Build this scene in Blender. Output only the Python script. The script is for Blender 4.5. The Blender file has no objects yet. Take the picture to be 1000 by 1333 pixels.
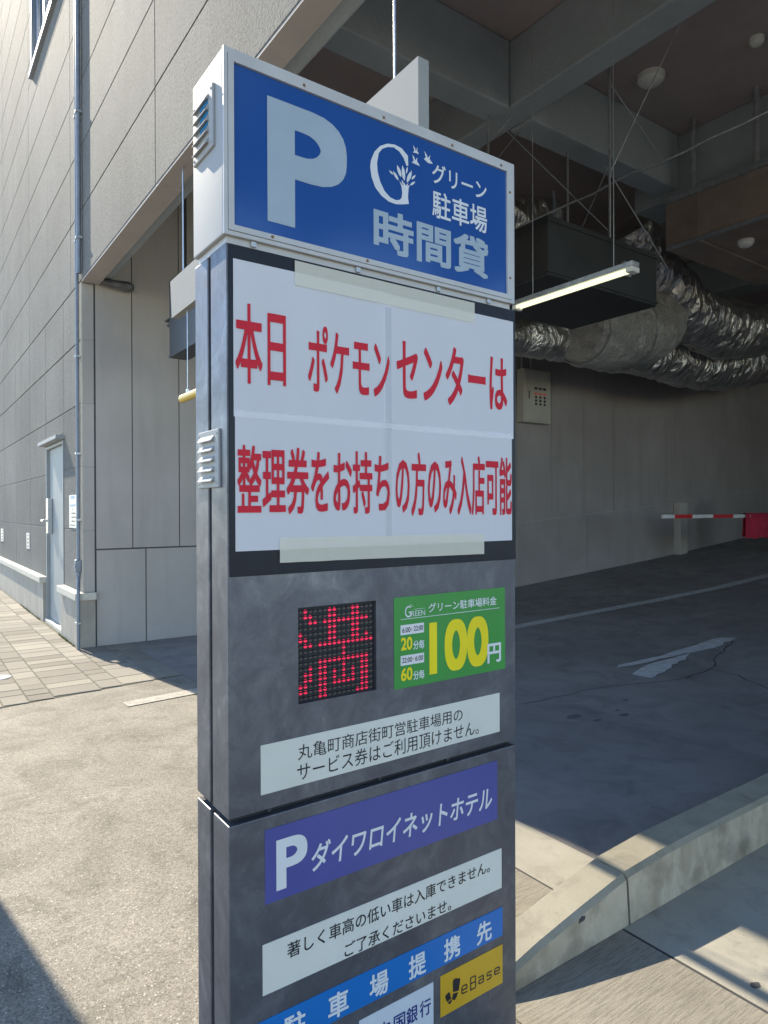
import bpy, bmesh, math, random
from mathutils import Vector, Matrix, noise as mnoise
from mathutils.geometry import tessellate_polygon
random.seed(7)
S = bpy.context.scene
COL = S.collection
R = math.radians
# ------------------------------------------------------------------ camera
cam_d = bpy.data.cameras.new('camera')
cam_d.sensor_fit = 'VERTICAL'; cam_d.sensor_height = 36.0
cam_d.lens = 36.0 * 885.25 / 1333.0
cam_d.clip_start = 0.05; cam_d.clip_end = 600
cam = bpy.data.objects.new('camera', cam_d); COL.objects.link(cam)
cr = Vector((0.814667, -0.579917, -0.003736)); cu_ = Vector((0.004833, 0.000348, 0.999988)); cw = Vector((0.579909, 0.814675, -0.003087))
M4 = Matrix((cr, cu_, -cw)).transposed().to_4x4(); M4.translation = Vector((-0.56537, -1.35497, 1.55))
cam.matrix_world = M4
S.camera = cam
# ------------------------------------------------------------------ world, sun, exposure
SUN_AZ, SUN_EL = 8.4, 36.0          # degrees towards the street side of +Y, above the horizon
W = bpy.data.worlds.new('World'); S.world = W; W.use_nodes = True
wn = W.node_tree.nodes; bgn = wn['Background']
sky = wn.new('ShaderNodeTexSky'); sky.sky_type = 'NISHITA'; sky.sun_disc = False
sky.sun_elevation = R(SUN_EL); sky.sun_rotation = R(-SUN_AZ); sky.air_density = 0.9; sky.dust_density = 0.0; sky.ozone_density = 1.5
W.node_tree.links.new(sky.outputs[0], bgn.inputs['Color']); bgn.inputs['Strength'].default_value = 0.15
sl = bpy.data.lights.new('sun', 'SUN'); sl.energy = 3.8; sl.angle = R(0.55); sl.color = (1.0, 0.89, 0.71)
so = bpy.data.objects.new('sun', sl); COL.objects.link(so)
tosun = Vector((-math.sin(R(SUN_AZ)) * math.cos(R(SUN_EL)), math.cos(R(SUN_AZ)) * math.cos(R(SUN_EL)), math.sin(R(SUN_EL))))
so.rotation_euler = tosun.to_track_quat('Z', 'Y').to_euler(); so.location = (-8, 40, 40)
vs = S.view_settings
vs.view_transform = 'Standard'; vs.look = 'None'; vs.gamma = 1.0; vs.use_curve_mapping = False
vs.exposure = 1.28

# ------------------------------------------------------------------ materials
MATS = {}
class NT:
    def __init__(s, name):
        s.m = bpy.data.materials.new(name); s.m.use_nodes = True
        s.t = s.m.node_tree; s.n = s.t.nodes; s.l = s.t.links
        s.b = s.n['Principled BSDF']; s.out = s.n['Material Output']
        s.pos = s.n.new('ShaderNodeNewGeometry').outputs['Position']
    def link(s, a, b): s.l.new(a, b)
    def mapping(s, scale=(1, 1, 1), rot=(0, 0, 0)):
        mp = s.n.new('ShaderNodeMapping'); mp.inputs['Scale'].default_value = scale; mp.inputs['Rotation'].default_value = rot
        s.link(s.pos, mp.inputs['Vector']); return mp.outputs[0]
    def noise(s, scale, detail=4, rough=0.55, dist=0.0, vec=None):
        x = s.n.new('ShaderNodeTexNoise'); x.inputs['Scale'].default_value = scale; x.inputs['Detail'].default_value = detail
        x.inputs['Roughness'].default_value = rough; x.inputs['Distortion'].default_value = dist
        s.link(vec or s.pos, x.inputs['Vector']); return x.outputs['Fac']
    def voro(s, scale, feature='F1', vec=None):
        x = s.n.new('ShaderNodeTexVoronoi'); x.inputs['Scale'].default_value = scale; x.feature = feature
        s.link(vec or s.pos, x.inputs['Vector']); return x
    def ramp(s, fac, stops):
        r = s.n.new('ShaderNodeValToRGB'); e = r.color_ramp.elements
        while len(e) < len(stops): e.new(0.5)
        for k, (p, c) in enumerate(stops):
            e[k].position = p
            e[k].color = (c, c, c, 1) if isinstance(c, (int, float)) else (*c, 1)
        s.link(fac, r.inputs['Fac']); return r.outputs['Color']
    def mix(s, fac, a, b, mode='MIX'):
        x = s.n.new('ShaderNodeMix'); x.data_type = 'RGBA'; x.blend_type = mode
        for v, i in ((fac, 0), (a, 6), (b, 7)):
            if isinstance(v, (int, float)): x.inputs[i].default_value = v if i == 0 else (v, v, v, 1)
            elif isinstance(v, tuple): x.inputs[i].default_value = (*v, 1)
            else: s.link(v, x.inputs[i])
        return x.outputs[2]
    def math(s, op, a, b=None):
        x = s.n.new('ShaderNodeMath'); x.operation = op
        for v, i in ((a, 0), (b, 1)):
            if v is None: continue
            if isinstance(v, (int, float)): x.inputs[i].default_value = v
            else: s.link(v, x.inputs[i])
        return x.outputs[0]
    def col(s, c):
        if isinstance(c, tuple): s.b.inputs['Base Color'].default_value = (*c, 1)
        else: s.link(c, s.b.inputs['Base Color'])
    def bump(s, h, strength=0.3, dist=0.01, prev=None):
        x = s.n.new('ShaderNodeBump'); x.inputs['Strength'].default_value = strength; x.inputs['Distance'].default_value = dist
        s.link(h, x.inputs['Height'])
        if prev is not None: s.link(prev, x.inputs['Normal'])
        s.link(x.outputs[0], s.b.inputs['Normal']); return x.outputs[0]
    def setp(s, rough=None, metal=None, spec=None):
        if rough is not None:
            if isinstance(rough, (int, float)): s.b.inputs['Roughness'].default_value = rough
            else: s.link(rough, s.b.inputs['Roughness'])
        if metal is not None: s.b.inputs['Metallic'].default_value = metal
        if spec is not None: s.b.inputs['Specular IOR Level'].default_value = spec

def simple(name, c, rough=0.5, metal=0.0, var=0.12, scale=6.0, bump=0.0, bscale=200):
    t = NT(name); f = t.noise(scale, 5, 0.6)
    t.col(t.mix(t.ramp(f, [(0.3, 0.0), (0.7, 1.0)]), tuple(x * (1 - var) for x in c), tuple(min(1, x * (1 + var)) for x in c)))
    t.setp(t.math('ADD', t.math('MULTIPLY', f, 0.12), rough - 0.06), metal)
    if bump: t.bump(t.noise(bscale, 3), bump, 0.002)
    MATS[name] = t.m; return t.m

def make_materials():
    # road concrete: worn, exposed aggregate
    t = NT('road_concrete')
    big = t.noise(1.1, 6, 0.6, 0.3); fine = t.noise(115, 4, 0.8); agg = t.voro(120)
    base = t.mix(t.ramp(big, [(0.32, 0.0), (0.68, 1.0)]), (0.265, 0.24, 0.195), (0.41, 0.375, 0.31))
    base = t.mix(t.ramp(t.noise(2.6, 7, 0.7, 1.0), [(0.48, 0.0), (0.66, 0.75)]), base, (0.175, 0.16, 0.132))
    cell = t.voro(230); sepc = t.n.new('ShaderNodeSeparateColor'); t.link(cell.outputs['Color'], sepc.inputs[0])
    cell2 = t.voro(85); sepc2 = t.n.new('ShaderNodeSeparateColor'); t.link(cell2.outputs['Color'], sepc2.inputs[0])
    base = t.mix(1.0, base, t.ramp(sepc.outputs[0], [(0.0, 0.58), (0.35, 0.86), (0.8, 1.0), (1.0, 1.2)]), 'MULTIPLY')
    base = t.mix(1.0, base, t.ramp(sepc2.outputs[0], [(0.0, 0.80), (0.4, 0.96), (1.0, 1.08)]), 'MULTIPLY')
    base = t.mix(t.ramp(fine, [(0.36, 0.0), (0.50, 1.0)]), t.mix(1.0, base, (0.62, 0.61, 0.59), 'MULTIPLY'), base)
    spk = t.voro(62); base = t.mix(t.ramp(spk.outputs['Distance'], [(0.12, 0.75), (0.26, 0.0)]), base, t.mix(t.ramp(t.noise(41, 1), [(0.4, 0.0), (0.6, 1.0)]), (0.10, 0.095, 0.085), (0.70, 0.66, 0.57)))
    t.col(base); t.setp(0.8, 0, 0.3)
    hgt = t.math('ADD', t.math('MULTIPLY', fine, 1.0), t.math('MULTIPLY', agg.outputs['Distance'], 0.9))
    t.bump(hgt, 0.4, 0.003)
    MATS['road'] = t.m
    # broom-finished concrete near the kerb
    t = NT('broomed_concrete')
    br = t.noise(9, 5, 0.75, 0.0, t.mapping((1.0, 13.0, 1.0))); fine = t.noise(300, 3, 0.7); big = t.noise(1.6, 5)
    base = t.mix(t.ramp(big, [(0.3, 0.0), (0.7, 1.0)]), (0.28, 0.255, 0.205), (0.38, 0.35, 0.285))
    base = t.mix(t.ramp(br, [(0.40, 0.0), (0.55, 1.0)]), t.mix(1.0, base, (0.72, 0.71, 0.70), 'MULTIPLY'), base)
    base = t.mix(t.ramp(fine, [(0.36, 0.0), (0.55, 1.0)]), t.mix(1.0, base, (0.72, 0.72, 0.72), 'MULTIPLY'), base)
    t.col(base); t.setp(0.82, 0, 0.3); t.bump(t.math('ADD', br, t.math('MULTIPLY', fine, 0.6)), 0.55, 0.004)
    MATS['broom'] = t.m
    # smooth concrete
    for nm, a, b in (('smooth_concrete', (0.33, 0.31, 0.255), (0.42, 0.395, 0.33)), ('kerb_concrete', (0.26, 0.235, 0.175), (0.37, 0.34, 0.265))):
        t = NT(nm); big = t.noise(2.4, 6, 0.62, 0.4); fine = t.noise(190, 3, 0.6)
        pits = t.voro(55)
        base = t.mix(t.ramp(big, [(0.3, 0.0), (0.7, 1.0)]), a, b)
        base = t.mix(t.ramp(t.noise(7, 6, 0.65, 0.6), [(0.52, 0.0), (0.75, 0.55)]), base, tuple(x * 0.55 for x in a))
        base = t.mix(t.ramp(pits.outputs['Distance'], [(0.06, 0.7), (0.12, 0.0)]), base, (0.12, 0.11, 0.10))
        t.col(base); t.setp(0.72, 0, 0.3); t.bump(t.math('ADD', fine, t.math('MULTIPLY', big, 3.0)), 0.35, 0.003)
        MATS[nm] = t.m
    # kerb side: rain streaked
    t = NT('kerb_side'); st = t.noise(4, 6, 0.65, 0.8, t.mapping((1.6, 1.6, 0.7))); big = t.noise(5, 6, 0.6)
    base = t.mix(t.ramp(st, [(0.35, 0.0), (0.65, 1.0)]), (0.34, 0.285, 0.205), (0.50, 0.435, 0.325))
    base = t.mix(t.ramp(big, [(0.47, 0.0), (0.68, 0.8)]), base, (0.17, 0.14, 0.105))
    t.col(base); t.setp(0.8, 0, 0.25); t.bump(t.noise(120, 4, 0.6), 0.4, 0.003); MATS['kerb_side'] = t.m
    # garage floor
    t = NT('garage_floor'); big = t.noise(0.55, 6, 0.6, 0.5); mid = t.noise(3.2, 6, 0.65, 0.8); fine = t.noise(180, 3)
    base = t.mix(t.ramp(big, [(0.3, 0.0), (0.7, 1.0)]), (0.205, 0.196, 0.19), (0.30, 0.288, 0.28))
    base = t.mix(t.ramp(mid, [(0.45, 0.0), (0.78, 0.8)]), base, (0.135, 0.13, 0.127))
    base = t.mix(t.ramp(t.voro(2.3).outputs['Distance'], [(0.015, 0.85), (0.035, 0.0)]), base, (0.03, 0.03, 0.03))
    t.col(base); t.setp(t.math('ADD', t.math('MULTIPLY', mid, 0.3), 0.42), 0, 0.4); t.bump(fine, 0.18, 0.002); MATS['garage_floor'] = t.m
    # paving stones: every stone its own tone
    t = NT('paving_stone'); rnd = t.n.new('ShaderNodeNewGeometry').outputs['Random Per Island']; fine = t.noise(260, 3, 0.7); big = t.noise(1.5, 4)
    base = t.ramp(rnd, [(0.0, (0.24, 0.215, 0.175)), (0.45, (0.30, 0.275, 0.23)), (0.8, (0.345, 0.315, 0.265)), (1.0, (0.41, 0.375, 0.305))])
    base = t.mix(t.ramp(fine, [(0.38, 0.0), (0.58, 1.0)]), t.mix(1.0, base, (0.68, 0.68, 0.68), 'MULTIPLY'), base)
    base = t.mix(t.ramp(big, [(0.45, 0.0), (0.75, 0.45)]), base, (0.20, 0.18, 0.15))
    t.col(base); t.setp(0.85, 0, 0.25); t.bump(fine, 0.5, 0.003); MATS['paver'] = t.m
    simple('paver_joint', (0.13, 0.125, 0.085), 0.95, 0, 0.35, 30, 0.5, 90)
    # sprayed facade panel
    t = NT('facade_panel'); g = t.noise(48, 3, 0.8); g2 = t.noise(120, 2, 0.6); big = t.noise(0.7, 5, 0.55); st = t.noise(2.2, 5, 0.6, 0.2, t.mapping((1.6, 1.6, 0.16)))
    base = t.mix(t.ramp(big, [(0.3, 0.0), (0.7, 1.0)]), (0.185, 0.187, 0.18), (0.245, 0.247, 0.235))
    base = t.mix(t.ramp(st, [(0.5, 0.0), (0.8, 0.4)]), base, (0.13, 0.132, 0.128))
    base = t.mix(t.ramp(g, [(0.40, 0.0), (0.56, 1.0)]), t.mix(1.0, base, (0.68, 0.68, 0.69), 'MULTIPLY'), base)
    rnd = t.n.new('ShaderNodeNewGeometry').outputs['Random Per Island']
    base = t.mix(1.0, base, t.ramp(rnd, [(0.0, 0.86), (1.0, 1.0)]), 'MULTIPLY')
    t.col(base); t.setp(0.85, 0, 0.2); t.bump(t.math('ADD', g, t.math('MULTIPLY', g2, 0.5)), 0.6, 0.007); MATS['facade'] = t.m
    simple('sealant', (0.33, 0.33, 0.31), 0.8, 0, 0.2, 9)
    simple('dark_sealant', (0.09, 0.09, 0.09), 0.8, 0, 0.2, 9)
    # smooth precast panels in the entrance
    t = NT('entrance_panel'); big = t.noise(1.3, 5, 0.6, 0.3); st = t.noise(3, 5, 0.6, 0.2, t.mapping((2.2, 2.2, 0.25))); fine = t.noise(70, 4, 0.6)
    base = t.mix(t.ramp(big, [(0.3, 0.0), (0.7, 1.0)]), (0.44, 0.405, 0.375), (0.51, 0.475, 0.445))
    base = t.mix(t.ramp(st, [(0.5, 0.0), (0.85, 0.35)]), base, (0.27, 0.255, 0.24))
    base = t.mix(1.0, base, t.ramp(t.n.new('ShaderNodeNewGeometry').outputs['Random Per Island'], [(0.0, 0.90), (1.0, 1.0)]), 'MULTIPLY')
    t.col(base); t.setp(0.7, 0, 0.3); t.bump(fine, 0.12, 0.004); MATS['entrance'] = t.m
    t = NT('shaded_wall'); big = t.noise(0.8, 6, 0.6, 0.4); st = t.noise(2.5, 5, 0.6, 0.3, t.mapping((1.5, 1.5, 0.3)))  # entrance panel colour darkened where the same wall runs into shade
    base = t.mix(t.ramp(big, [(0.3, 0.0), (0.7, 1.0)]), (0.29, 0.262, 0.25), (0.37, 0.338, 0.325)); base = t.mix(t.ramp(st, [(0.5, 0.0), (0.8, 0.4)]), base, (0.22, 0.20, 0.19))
    t.col(base); t.setp(0.8, 0, 0.25); t.bump(t.noise(60, 4, 0.6), 0.15, 0.004); MATS['shaded_wall'] = t.m
    t = NT('base_course'); big = t.noise(3, 6, 0.6, 0.3, t.mapping((1, 1, 0.5)))
    t.col(t.mix(t.ramp(big, [(0.35, 0.0), (0.7, 1.0)]), (0.33, 0.305, 0.26), (0.45, 0.42, 0.365))); t.setp(0.8); t.bump(t.noise(150, 3), 0.25, 0.002); MATS['base_course'] = t.m
    simple('ledge_stone', (0.60, 0.57, 0.49), 0.7, 0, 0.1, 8, 0.2, 160)
    # ceiling and beams
    t = NT('ceiling_spray'); big = t.noise(0.9, 5); g = t.noise(40, 4, 0.7)
    t.col(t.mix(t.ramp(big, [(0.3, 0.0), (0.7, 1.0)]), (0.36, 0.30, 0.29), (0.44, 0.37, 0.36))); t.setp(0.9); t.bump(g, 0.6, 0.012); MATS['ceiling'] = t.m
    t = NT('beam_fireproofing'); big = t.noise(1.5, 5); g = t.noise(30, 4, 0.7)
    t.col(t.mix(t.ramp(big, [(0.3, 0.0), (0.7, 1.0)]), (0.33, 0.37, 0.39), (0.42, 0.46, 0.48))); t.setp(0.9); t.bump(g, 0.7, 0.015); MATS['beam'] = t.m
    # pylon: phosphated steel with wiped streaks
    t = NT('pylon_steel')
    a = t.noise(3.0, 5, 0.6, 1.6); b = t.noise(9, 6, 0.65, 2.2, t.mapping((1, 1, 0.8), (R(20), R(30), 0))); c = t.noise(28, 5, 0.7, 0.8)
    f = t.math('ADD', t.math('MULTIPLY', a, 0.55), t.math('MULTIPLY', b, 0.45))
    base = t.ramp(f, [(0.28, (0.080, 0.080, 0.097)), (0.47, (0.115, 0.119, 0.140)), (0.58, (0.158, 0.165, 0.187)), (0.70, (0.27, 0.28, 0.295))])
    scr = t.noise(16, 5, 0.6, 5.0, t.mapping((1, 1, 0.5), (0.4, 0.5, 0.2))); base = t.mix(t.ramp(scr, [(0.485, 0.0), (0.50, 0.35), (0.515, 0.0)]), base, (0.07, 0.078, 0.095))
    scr2 = t.noise(30, 3, 0.6, 6.0); base = t.mix(t.ramp(scr2, [(0.66, 0.0), (0.72, 0.4)]), base, (0.33, 0.36, 0.38))
    t.col(base); t.setp(t.ramp(t.math('ADD', t.math('MULTIPLY', b, 0.6), t.math('MULTIPLY', c, 0.4)), [(0.3, 0.52), (0.7, 0.36)]), 0.45); t.bump(t.noise(4, 3), 0.05, 0.01); MATS['pylon'] = t.m
    simple('gap_black', (0.02, 0.02, 0.022), 0.7)
    simple('panel_black', (0.018, 0.021, 0.030), 0.35, 0, 0.15, 12); MATS['panel_black'].node_tree.nodes['Principled BSDF'].inputs['Specular IOR Level'].default_value = 0.2
    simple('bar_white', (0.30, 0.305, 0.30), 0.85, 0, 0.05, 4)
    simple('white_paint', (0.335, 0.345, 0.35), 0.62, 0, 0.05, 4, 0.05, 30)
    simple('frame_white', (0.50, 0.50, 0.50), 0.38, 0, 0.08, 7)
    # acrylic faces
    t = NT('blue_acrylic'); f = t.noise(2.5, 4); t.col(t.mix(f, (0.016, 0.072, 0.27), (0.022, 0.095, 0.33))); t.setp(0.13, 0, 0.55); MATS['blue_face'] = t.m
    simple('soft_white_letter', (0.36, 0.44, 0.51), 0.3, 0, 0.05, 9)
    simple('white_letter', (0.68, 0.71, 0.74), 0.35, 0, 0.03, 9)
    simple('grey_line', (0.25, 0.25, 0.25), 0.5)
    simple('rust', (0.22, 0.12, 0.06), 0.8)
    # paper, tape
    t = NT('paper'); f = t.noise(4, 4); t.col(t.mix(f, (0.80, 0.80, 0.855), (0.86, 0.86, 0.91))); t.setp(0.6, 0, 0.3); t.bump(t.noise(6, 3, 0.5, 0.5), 0.22, 0.03)
    tr = t.n.new('ShaderNodeBsdfTransparent'); mx = t.n.new('ShaderNodeMixShader'); mx.inputs[0].default_value = 0.24
    t.link(t.b.outputs[0], mx.inputs[1]); t.link(tr.outputs[0], mx.inputs[2]); t.link(mx.outputs[0], t.out.inputs['Surface']); MATS['paper'] = t.m
    t = NT('paper_red'); f = t.noise(30, 3); t.col(t.mix(f, (0.56, 0.028, 0.048), (0.64, 0.038, 0.06))); t.setp(0.75, 0, 0.15); MATS['paper_red'] = t.m
    t = NT('masking_tape'); f = t.noise(40, 4, 0.6, 0.4)
    t.col(t.mix(f, (0.80, 0.77, 0.65), (0.88, 0.855, 0.74))); t.setp(0.5)
    tr = t.n.new('ShaderNodeBsdfTransparent'); mx = t.n.new('ShaderNodeMixShader'); mx.inputs[0].default_value = 0.34
    t.link(t.b.outputs[0], mx.inputs[1]); t.link(tr.outputs[0], mx.inputs[2]); t.link(mx.outputs[0], t.out.inputs['Surface']); MATS['tape'] = t.m
    for n_, c in (('clear_tape', (0.50, 0.51, 0.55)), ('clear_tape_pale', (0.95, 0.95, 0.98))):
        t = NT(n_); t.col(c); t.setp(0.25, 0, 0.5); tr = t.n.new('ShaderNodeBsdfTransparent'); mx = t.n.new('ShaderNodeMixShader'); mx.inputs[0].default_value = 0.72
        t.link(t.b.outputs[0], mx.inputs[1]); t.link(tr.outputs[0], mx.inputs[2]); t.link(mx.outputs[0], t.out.inputs['Surface']); MATS[n_] = t.m
    # stickers
    for n_, c in (('green_sheet', (0.055, 0.29, 0.06)), ('cream_sheet', (0.66, 0.67, 0.62)), ('purple_sheet', (0.080, 0.088, 0.31)), ('sky_sheet', (0.010, 0.155, 0.50)), ('amber_sheet', (0.60, 0.36, 0.022)), ('pale_sheet', (0.60, 0.65, 0.72)), ('yellow_letter', (0.84, 0.70, 0.015)), ('black_letter', (0.022, 0.022, 0.025)), ('navy_letter', (0.02, 0.035, 0.20)), ('chip_white', (0.72, 0.73, 0.76)), ('orange_letter', (0.8, 0.3, 0.05))):
        t = NT(n_); f = t.noise(5, 5, 0.6); t.col(t.mix(t.ramp(f, [(0.3, 0.0), (0.7, 1.0)]), tuple(x * 0.93 for x in c), tuple(min(1, x * 1.06) for x in c))); t.setp(0.33, 0, 0.45); MATS[n_] = t.m
    # LEDs
    t = NT('led_lit'); t.col((0.8, 0.03, 0.08)); t.setp(0.25); t.b.inputs['Emission Color'].default_value = (1.0, 0.025, 0.11, 1); t.b.inputs['Emission Strength'].default_value = 0.33; MATS['led_lit'] = t.m
    t = NT('led_dark'); t.col((0.11, 0.105, 0.10)); t.setp(0.3); MATS['led_dark'] = t.m
    simple('led_board', (0.012, 0.012, 0.018), 0.6)
    # misc metal
    simple('galv', (0.46, 0.48, 0.50), 0.42, 0.7, 0.2, 14)
    simple('duct_steel', (0.030, 0.032, 0.035), 0.55, 0.2, 0.25, 3)
    simple('flare_tint_duct', (0.30, 0.235, 0.19), 0.7, 0.1, 0.2, 3)  # brown of the lens flare put into the duct colour
    simple('pipe_paint', (0.22, 0.25, 0.29), 0.45, 0.3, 0.15, 12)
    simple('door_paint', (0.31, 0.335, 0.34), 0.6, 0.0, 0.08, 3, 0.04, 25)
    simple('steel', (0.55, 0.56, 0.57), 0.3, 0.9, 0.1, 20)
    simple('dark_steel', (0.05, 0.055, 0.065), 0.45, 0.3, 0.2, 10)
    simple('yellow_tube', (0.62, 0.42, 0.05), 0.35, 0.0, 0.1, 10)
    simple('cabinet_beige', (0.46, 0.44, 0.38), 0.5, 0, 0.06, 4)
    simple('arm_red', (0.62, 0.03, 0.035), 0.45); simple('arm_white', (0.72, 0.72, 0.70), 0.45)
    simple('red_cloth', (0.48, 0.022, 0.055), 0.8, 0, 0.15, 9)
    simple('line_paint', (0.50, 0.51, 0.50), 0.7, 0, 0.25, 18, 0.2, 120)
    simple('worn_paint', (0.40, 0.375, 0.32), 0.8, 0, 0.3, 22, 0.3, 120)
    simple('mortar_patch', (0.52, 0.53, 0.53), 0.8, 0, 0.2, 12, 0.3, 120)
    simple('crack', (0.065, 0.065, 0.068), 0.9)
    simple('stain', (0.125, 0.123, 0.12), 0.9, 0, 0.3, 30)
    simple('weed', (0.10, 0.14, 0.035), 0.8, 0, 0.3, 20)
    simple('white_plastic', (0.70, 0.70, 0.66), 0.45, 0, 0.05, 8)
    simple('pole_concrete', (0.38, 0.37, 0.35), 0.8, 0, 0.1, 4, 0.2, 120)
    t = NT('glass_blue'); t.col((0.10, 0.16, 0.20)); t.setp(0.06, 0, 0.8); MATS['glass'] = t.m
    simple('alu', (0.30, 0.32, 0.35), 0.35, 0.6, 0.1, 10)
    # foil
    t = NT('crinkled_foil')
    d1 = t.noise(3.2, 4, 0.55, 1.6, t.mapping((1.8, 0.8, 0.8))); v2 = t.voro(6.0, 'F1', t.mapping((1.2, 1, 0.8), (.3, .5, .2)))
    t.col(t.mix(t.noise(1.4, 4), (0.44, 0.42, 0.40), (0.72, 0.69, 0.66))); t.setp(t.math('ADD', t.math('MULTIPLY', d1, 0.3), 0.17), 0.9)
    p = t.bump(t.math('ADD', t.math('MULTIPLY', d1, 1.0), t.math('MULTIPLY', v2.outputs['Distance'], 0.55)), 0.75, 0.13); MATS['foil'] = t.m
    t = NT('dull_wrap'); d1 = t.noise(5, 6, 0.7, 1.2)
    t.col(t.mix(t.noise(1.4, 4), (0.42, 0.41, 0.39), (0.58, 0.57, 0.54))); t.setp(0.42, 0.5); t.bump(d1, 0.9, 0.09); MATS['wrap'] = t.m
    simple('dull_dark', (0.12, 0.125, 0.13), 0.5, 0.3, 0.4, 12, 0.8, 25)
    t = NT('tube_light'); t.col((0.9, 0.9, 0.8)); t.b.inputs['Emission Color'].default_value = (1.0, 1.0, 0.62, 1); t.b.inputs['Emission Strength'].default_value = 0.42; MATS['tube'] = t.m
    t = NT('vent_blue_glow'); t.col((0.01, 0.22, 0.50)); t.setp(0.3); MATS['vent_blue_glow'] = t.m  # blue light behind the louvres, given as a flat colour
    t = NT('red_lamp'); t.col((0.7, 0.05, 0.05)); t.b.inputs['Emission Color'].default_value = (1, 0.05, 0.05, 1); t.b.inputs['Emission Strength'].default_value = 0.05; MATS['red_lamp'] = t.m
make_materials()

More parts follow.
